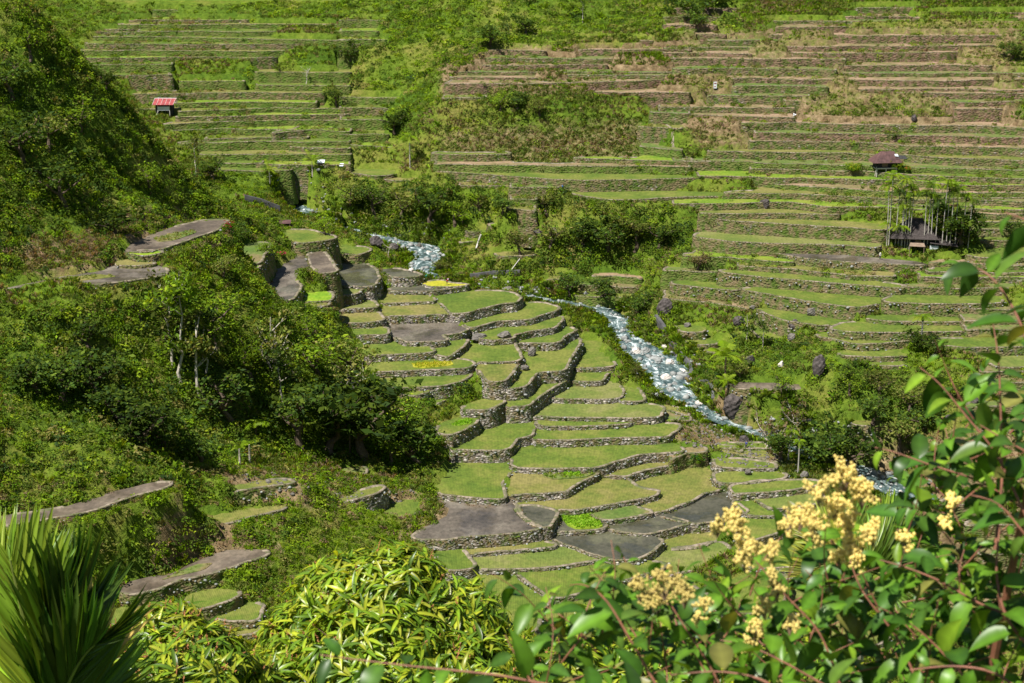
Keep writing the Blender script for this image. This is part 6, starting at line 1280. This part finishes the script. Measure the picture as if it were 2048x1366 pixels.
bigpalm(95, 1500, 11.0, [(-40, 1110, .2, .15, 0, 1.0, (.2, .28, .02)), (20, 1120, -.3, .2, .2, 1.0, (.16, .24, .02)), (80, 1150, .1, .2, -.2, .9, (.1, .17, .015)), (130, 1180, -.2, .15, 1.2, 1.1, G2_), (165, 1200, .3, .2, .9, 1.0, G2_), (210, 1260, .4, .25, .4, .85, Y1_), (190, 1290, -.2, .25, .7, .9, G2_), (-120, 1250, .5, .3, 0, 1.0, G1_), (230, 1400, .2, .25, .2, .8, G1_), (10, 1250, .4, .2, .8, 1.0, G2_)], "large dark palm with stiff fronds and yellow tips in the lower left corner", 3, .14, .8, .032)
bigpalm(1722, 1150, 24.0, [(1800, 1040, .5, .25, 0, 1.0, (.12, .19, .02)), (1850, 1090, .2, .3, .4, 1.0, (.09, .15, .02)), (1700, 1010, .8, .3, .3, .9, (.1, .16, .02)), (1640, 1080, .2, .3, -.3, 1.0, (.22, .22, .03)), (1600, 1150, -.3, .3, 0, .9, (.25, .25, .04)), (1790, 1180, -.6, .3, .2, 1.0, (.08, .13, .02)), (1870, 1160, .4, .35, 0, 1.0, (.1, .16, .02)), (1660, 1220, -.8, .4, .2, .9, (.08, .13, .02))], "palm with mottled trunk behind the yellow blossoms", 4, .13, .8, .035)
# ------------------------------------------------------------------ glossy shrub with cream blossoms along the right
SD = 4.6
root = thing("flowering_shrub", "large glossy leaved shrub with reddish twigs and cream yellow blossoms along the right edge", "shrub", (1.9, 4.4, ground_z(1.9, 4.4))); RO = np.array(root.location[:])
BR = [  # traced twigs: pixel points with depth, radius in m
 ([(2080, 760), (2040, 640), (2000, 570), (1960, 532), (1925, 530), (1890, 545)], 4.3, .0055, 1), ([(1990, 1100), (2005, 960), (2002, 840), (1998, 720), (1985, 640)], 4.7, .006, 1), ([(2060, 1050), (1990, 900), (1930, 830), (1880, 765), (1840, 735)], 4.5, .005, 1),
 ([(2100, 930), (2010, 880), (1960, 850)], 4.4, .005, 1), ([(2080, 1040), (1960, 960), (1860, 930), (1780, 900), (1750, 895)], 4.8, .006, 1), ([(1700, 1420), (1640, 1260), (1560, 1180), (1510, 1120)], 4.4, .005, .7), ([(1480, 1450), (1420, 1330), (1360, 1240), (1330, 1190)], 4.3, .005, .8),
 ([(1330, 1400), (1255, 1270), (1210, 1190), (1160, 1160), (1140, 1170)], 4.0, .005, .9), ([(1500, 1420), (1250, 1400), (1000, 1350), (800, 1330), (640, 1310)], 3.9, .006, .55), ([(1100, 1420), (1040, 1330), (1010, 1270)], 4.1, .004, .8),
 ([(2080, 1250), (1960, 1210), (1880, 1160), (1800, 1130), (1760, 1120)], 4.5, .006, 1), ([(1860, 1430), (1800, 1280), (1720, 1180), (1690, 1090)], 4.6, .006, .8), ([(2100, 1340), (2010, 1240), (1990, 1150), (2000, 1050)], 4.4, .007, 1), ([(1980, 1420), (1900, 1320), (1830, 1250), (1750, 1210)], 4.3, .005, 1),
 ([(1700, 1400), (1580, 1330), (1500, 1290), (1440, 1280)], 4.2, .005, 1), ([(2100, 1120), (2040, 1060), (2000, 1000), (1940, 990)], 4.3, .005, 1), ([(2100, 480), (2060, 440), (2010, 425)], 3.9, .004, .8), ([(2090, 700), (2060, 620), (2050, 570)], 4.1, .004, .9), ([(2060, 1400), (1990, 1340), (1900, 1330), (1820, 1340)], 4.1, .006, 1), ([(1600, 1430), (1540, 1360), (1440, 1340), (1340, 1350)], 4.0, .005, 1)]
rr_ = random.Random(12)
def sprig(P, rad, lf, mb, leaves):
    """P: list of 3d points; leaves set alternately along the outer part"""
    P = [Vector(q) for q in P]; L = [0]
    for a, b in zip(P, P[1:]): L.append(L[-1] + (b - a).length)
    fine = []; m_ = max(6, int(L[-1] / .025))
    for i in range(m_ + 1):
        d = L[-1] * i / m_; k_ = max(j for j in range(len(L)) if L[j] <= d + 1e-9); k_ = min(k_, len(P) - 2); f_ = (d - L[k_]) / max(L[k_ + 1] - L[k_], 1e-6); fine.append(P[k_].lerp(P[k_ + 1], f_))
    for _ in range(3): fine = [fine[0]] + [(fine[i - 1] + fine[i] * 2 + fine[i + 1]) / 4 for i in range(1, len(fine) - 1)] + [fine[-1]]
    mb.tube(fine, [rad * .75 * (1 - .65 * i / len(fine)) for i in range(len(fine))], 6); n_ = int(L[-1] / .032 * lf)
    for i in range(n_):
        f_ = 1 - (i / max(n_, 1)) ** 1.05 * .9; k_ = min(int(f_ * (len(fine) - 1)), len(fine) - 2); t = (fine[k_ + 1] - fine[k_]).normalized(); sd_ = t.orthogonal(); sd_.rotate(Matrix.Rotation(i * 2.4 + rr_.uniform(-.5, .5), 3, t)); d = (t * rr_.uniform(.2, .8) + sd_ + Vector((0, 0, -.35))).normalized(); leaves.append((fine[k_] + d * .006, d, rr_.uniform(.07, .13) * (.6 if i < 2 else 1)))
mb = MB(); leaves = []
for pts, dp, rad, lf in BR: sprig([at(a, b, dp + (i - len(pts) / 2) * .03) for i, (a, b) in enumerate(pts)], rad, lf, mb, leaves)
def inside_shrub(px, py): return inpoly(np.array([px]), np.array([py]), [(1080, 1400), (1130, 1250), (1230, 1230), (1300, 1260), (1420, 1230), (1480, 1170), (1560, 1150), (1620, 1180), (1680, 1110), (1780, 1080), (1830, 1010), (1900, 880), (1960, 800), (2020, 860), (2120, 700), (2120, 1450), (900, 1420)])[0]
cnt = 0
while cnt < 190:
    px, py = rr_.uniform(1080, 2120), rr_.uniform(760, 1440)
    if not inside_shrub(px, py): continue
    if py < 1190 and rr_.random() < .5: continue
    cnt += 1; dp = rr_.uniform(4.65, 5.6) if py < 1300 else rr_.uniform(4.6, 5.8); a = rr_.uniform(.2, 2.6); ln_ = rr_.uniform(110, 230); pts = [at(px, py, dp)]
    for j in range(3): a += rr_.uniform(-.35, .35); px += math.cos(a) * ln_ / 3; py -= math.sin(a) * ln_ / 3; dp += rr_.uniform(-.06, .06); pts.append(at(px, py, dp))
    sprig(pts, .0035, rr_.uniform(.7, 1.1), mb, leaves)
# the woody stems that carry the twigs, rooted on the slope under the viewpoint
for k_, (a, b, dp) in enumerate([(2080, 1340, 4.4), (1860, 1430, 4.6), (1600, 1430, 4.3), (1330, 1420, 4.1), (1000, 1440, 4.0), (2090, 1050, 4.5), (2100, 760, 4.3)]):
    e = at(a, b, dp); g = Vector((1.75 + .12 * k_ * (1 if k_ % 2 else -1), 4.5 + .1 * k_, 0)); g.z = ground_z(g.x, g.y) - .1; mb.tube([g, g.lerp(e, .5) + Vector((.15, 0, .1)), e], [.03, .018, .008], 7)
mb.V = [tuple(np.array(v) - RO) for v in mb.V]; mb.build("twigs", M['twig_red'], root)
GL = [leafblade(7, 1, .25, f, d, 'ovate') for f, d in ((.45, .5), (.3, 1.0), (.6, .3), (.2, 1.5))]
n_ = len(leaves); pos = np.array([l[0][:] for l in leaves]) - RO; dr = np.array([l[1][:] for l in leaves]); up = np.array([(rr_.gauss(0, .35), rr_.gauss(-.1, .35), 1) for _ in leaves]); base = np.array([(.055, .125, .01), (.035, .09, .01), (.075, .16, .012), (.045, .1, .012), (.12, .2, .014), (.025, .06, .009), (.035, .08, .01), (.06, .11, .014), (.13, .13, .03)]); col = base[np.minimum(rg_.integers(0, 13, n_), 11) % 9] * rg_.uniform(.8, 1.25, (n_, 1))
place_leaves("foliage", GL, pos, dr, up, np.array([l[2] for l in leaves]), col, M['gloss_leaf'], root)
FL = [(1690, 955, 40), (1640, 985, 34), (1725, 985, 40), (1670, 1010, 38), (1600, 1035, 34), (1630, 1060, 36), (1575, 1055, 26), (1700, 1060, 42), (1750, 1065, 38), (1720, 1100, 42), (1680, 1110, 30), (1465, 1030, 30), (1435, 1055, 24), (1475, 1060, 30), (1500, 1100, 34), (1540, 1105, 28), (1490, 1120, 30), (1280, 1180, 34), (1330, 1170, 38), (1370, 1190, 34), (1315, 1205, 36), (1410, 1210, 22), (1395, 1235, 16), (1810, 1085, 26), (1555, 1180, 26), (1530, 1215, 30), (1510, 1260, 26), (1580, 1250, 26), (1910, 1005, 24), (1890, 1045, 18), (1500, 1290, 22), (1545, 1150, 16)]
ico = bmesh.new(); bmesh.ops.create_icosphere(ico, subdivisions=1, radius=1.0); iv = np.array([v.co[:] for v in ico.verts]); fi = np.array([[v.index for v in f.verts] for f in ico.faces]); ico.free()
for a, b, r in FL:
    dp = 4.2 + rr_.uniform(-.12, .12); c = np.array(at(a, b, dp)) - RO; rad = r * dp / FP; n_ = int(150 * (r / 34) ** 2) + 25; st = MB(); fl = []
    for q in range(9):
        d = unit(rg_.normal(size=3) + (0, 0, .55)); e = c + d * rad * rg_.uniform(.6, 1.0); st.tube([tuple(c - (0, 0, rad * .9)), tuple(c + (e - c) * .5), tuple(e)], [.002, .0014, .001], 4); m_ = n_ // 9; t = rg_.uniform(.35, 1.05, (m_, 1)); fl.append(c + (e - c) * t + rg_.normal(0, rad * .13, (m_, 3)))
    fl = np.vstack(fl); rb = rg_.uniform(.0026, .0047, (len(fl), 1, 1)); V = (iv[None] * rb * (1, 1, 1.15) + fl[:, None]).reshape(-1, 3); Fq = (fi[None] + np.arange(len(fl))[:, None, None] * len(iv)).reshape(-1, 3)
    o = mesh_np("blossom_cluster", V, Fq, M['bud'], root, smooth=True); st.build("stalks", M['twig_brown'], o)
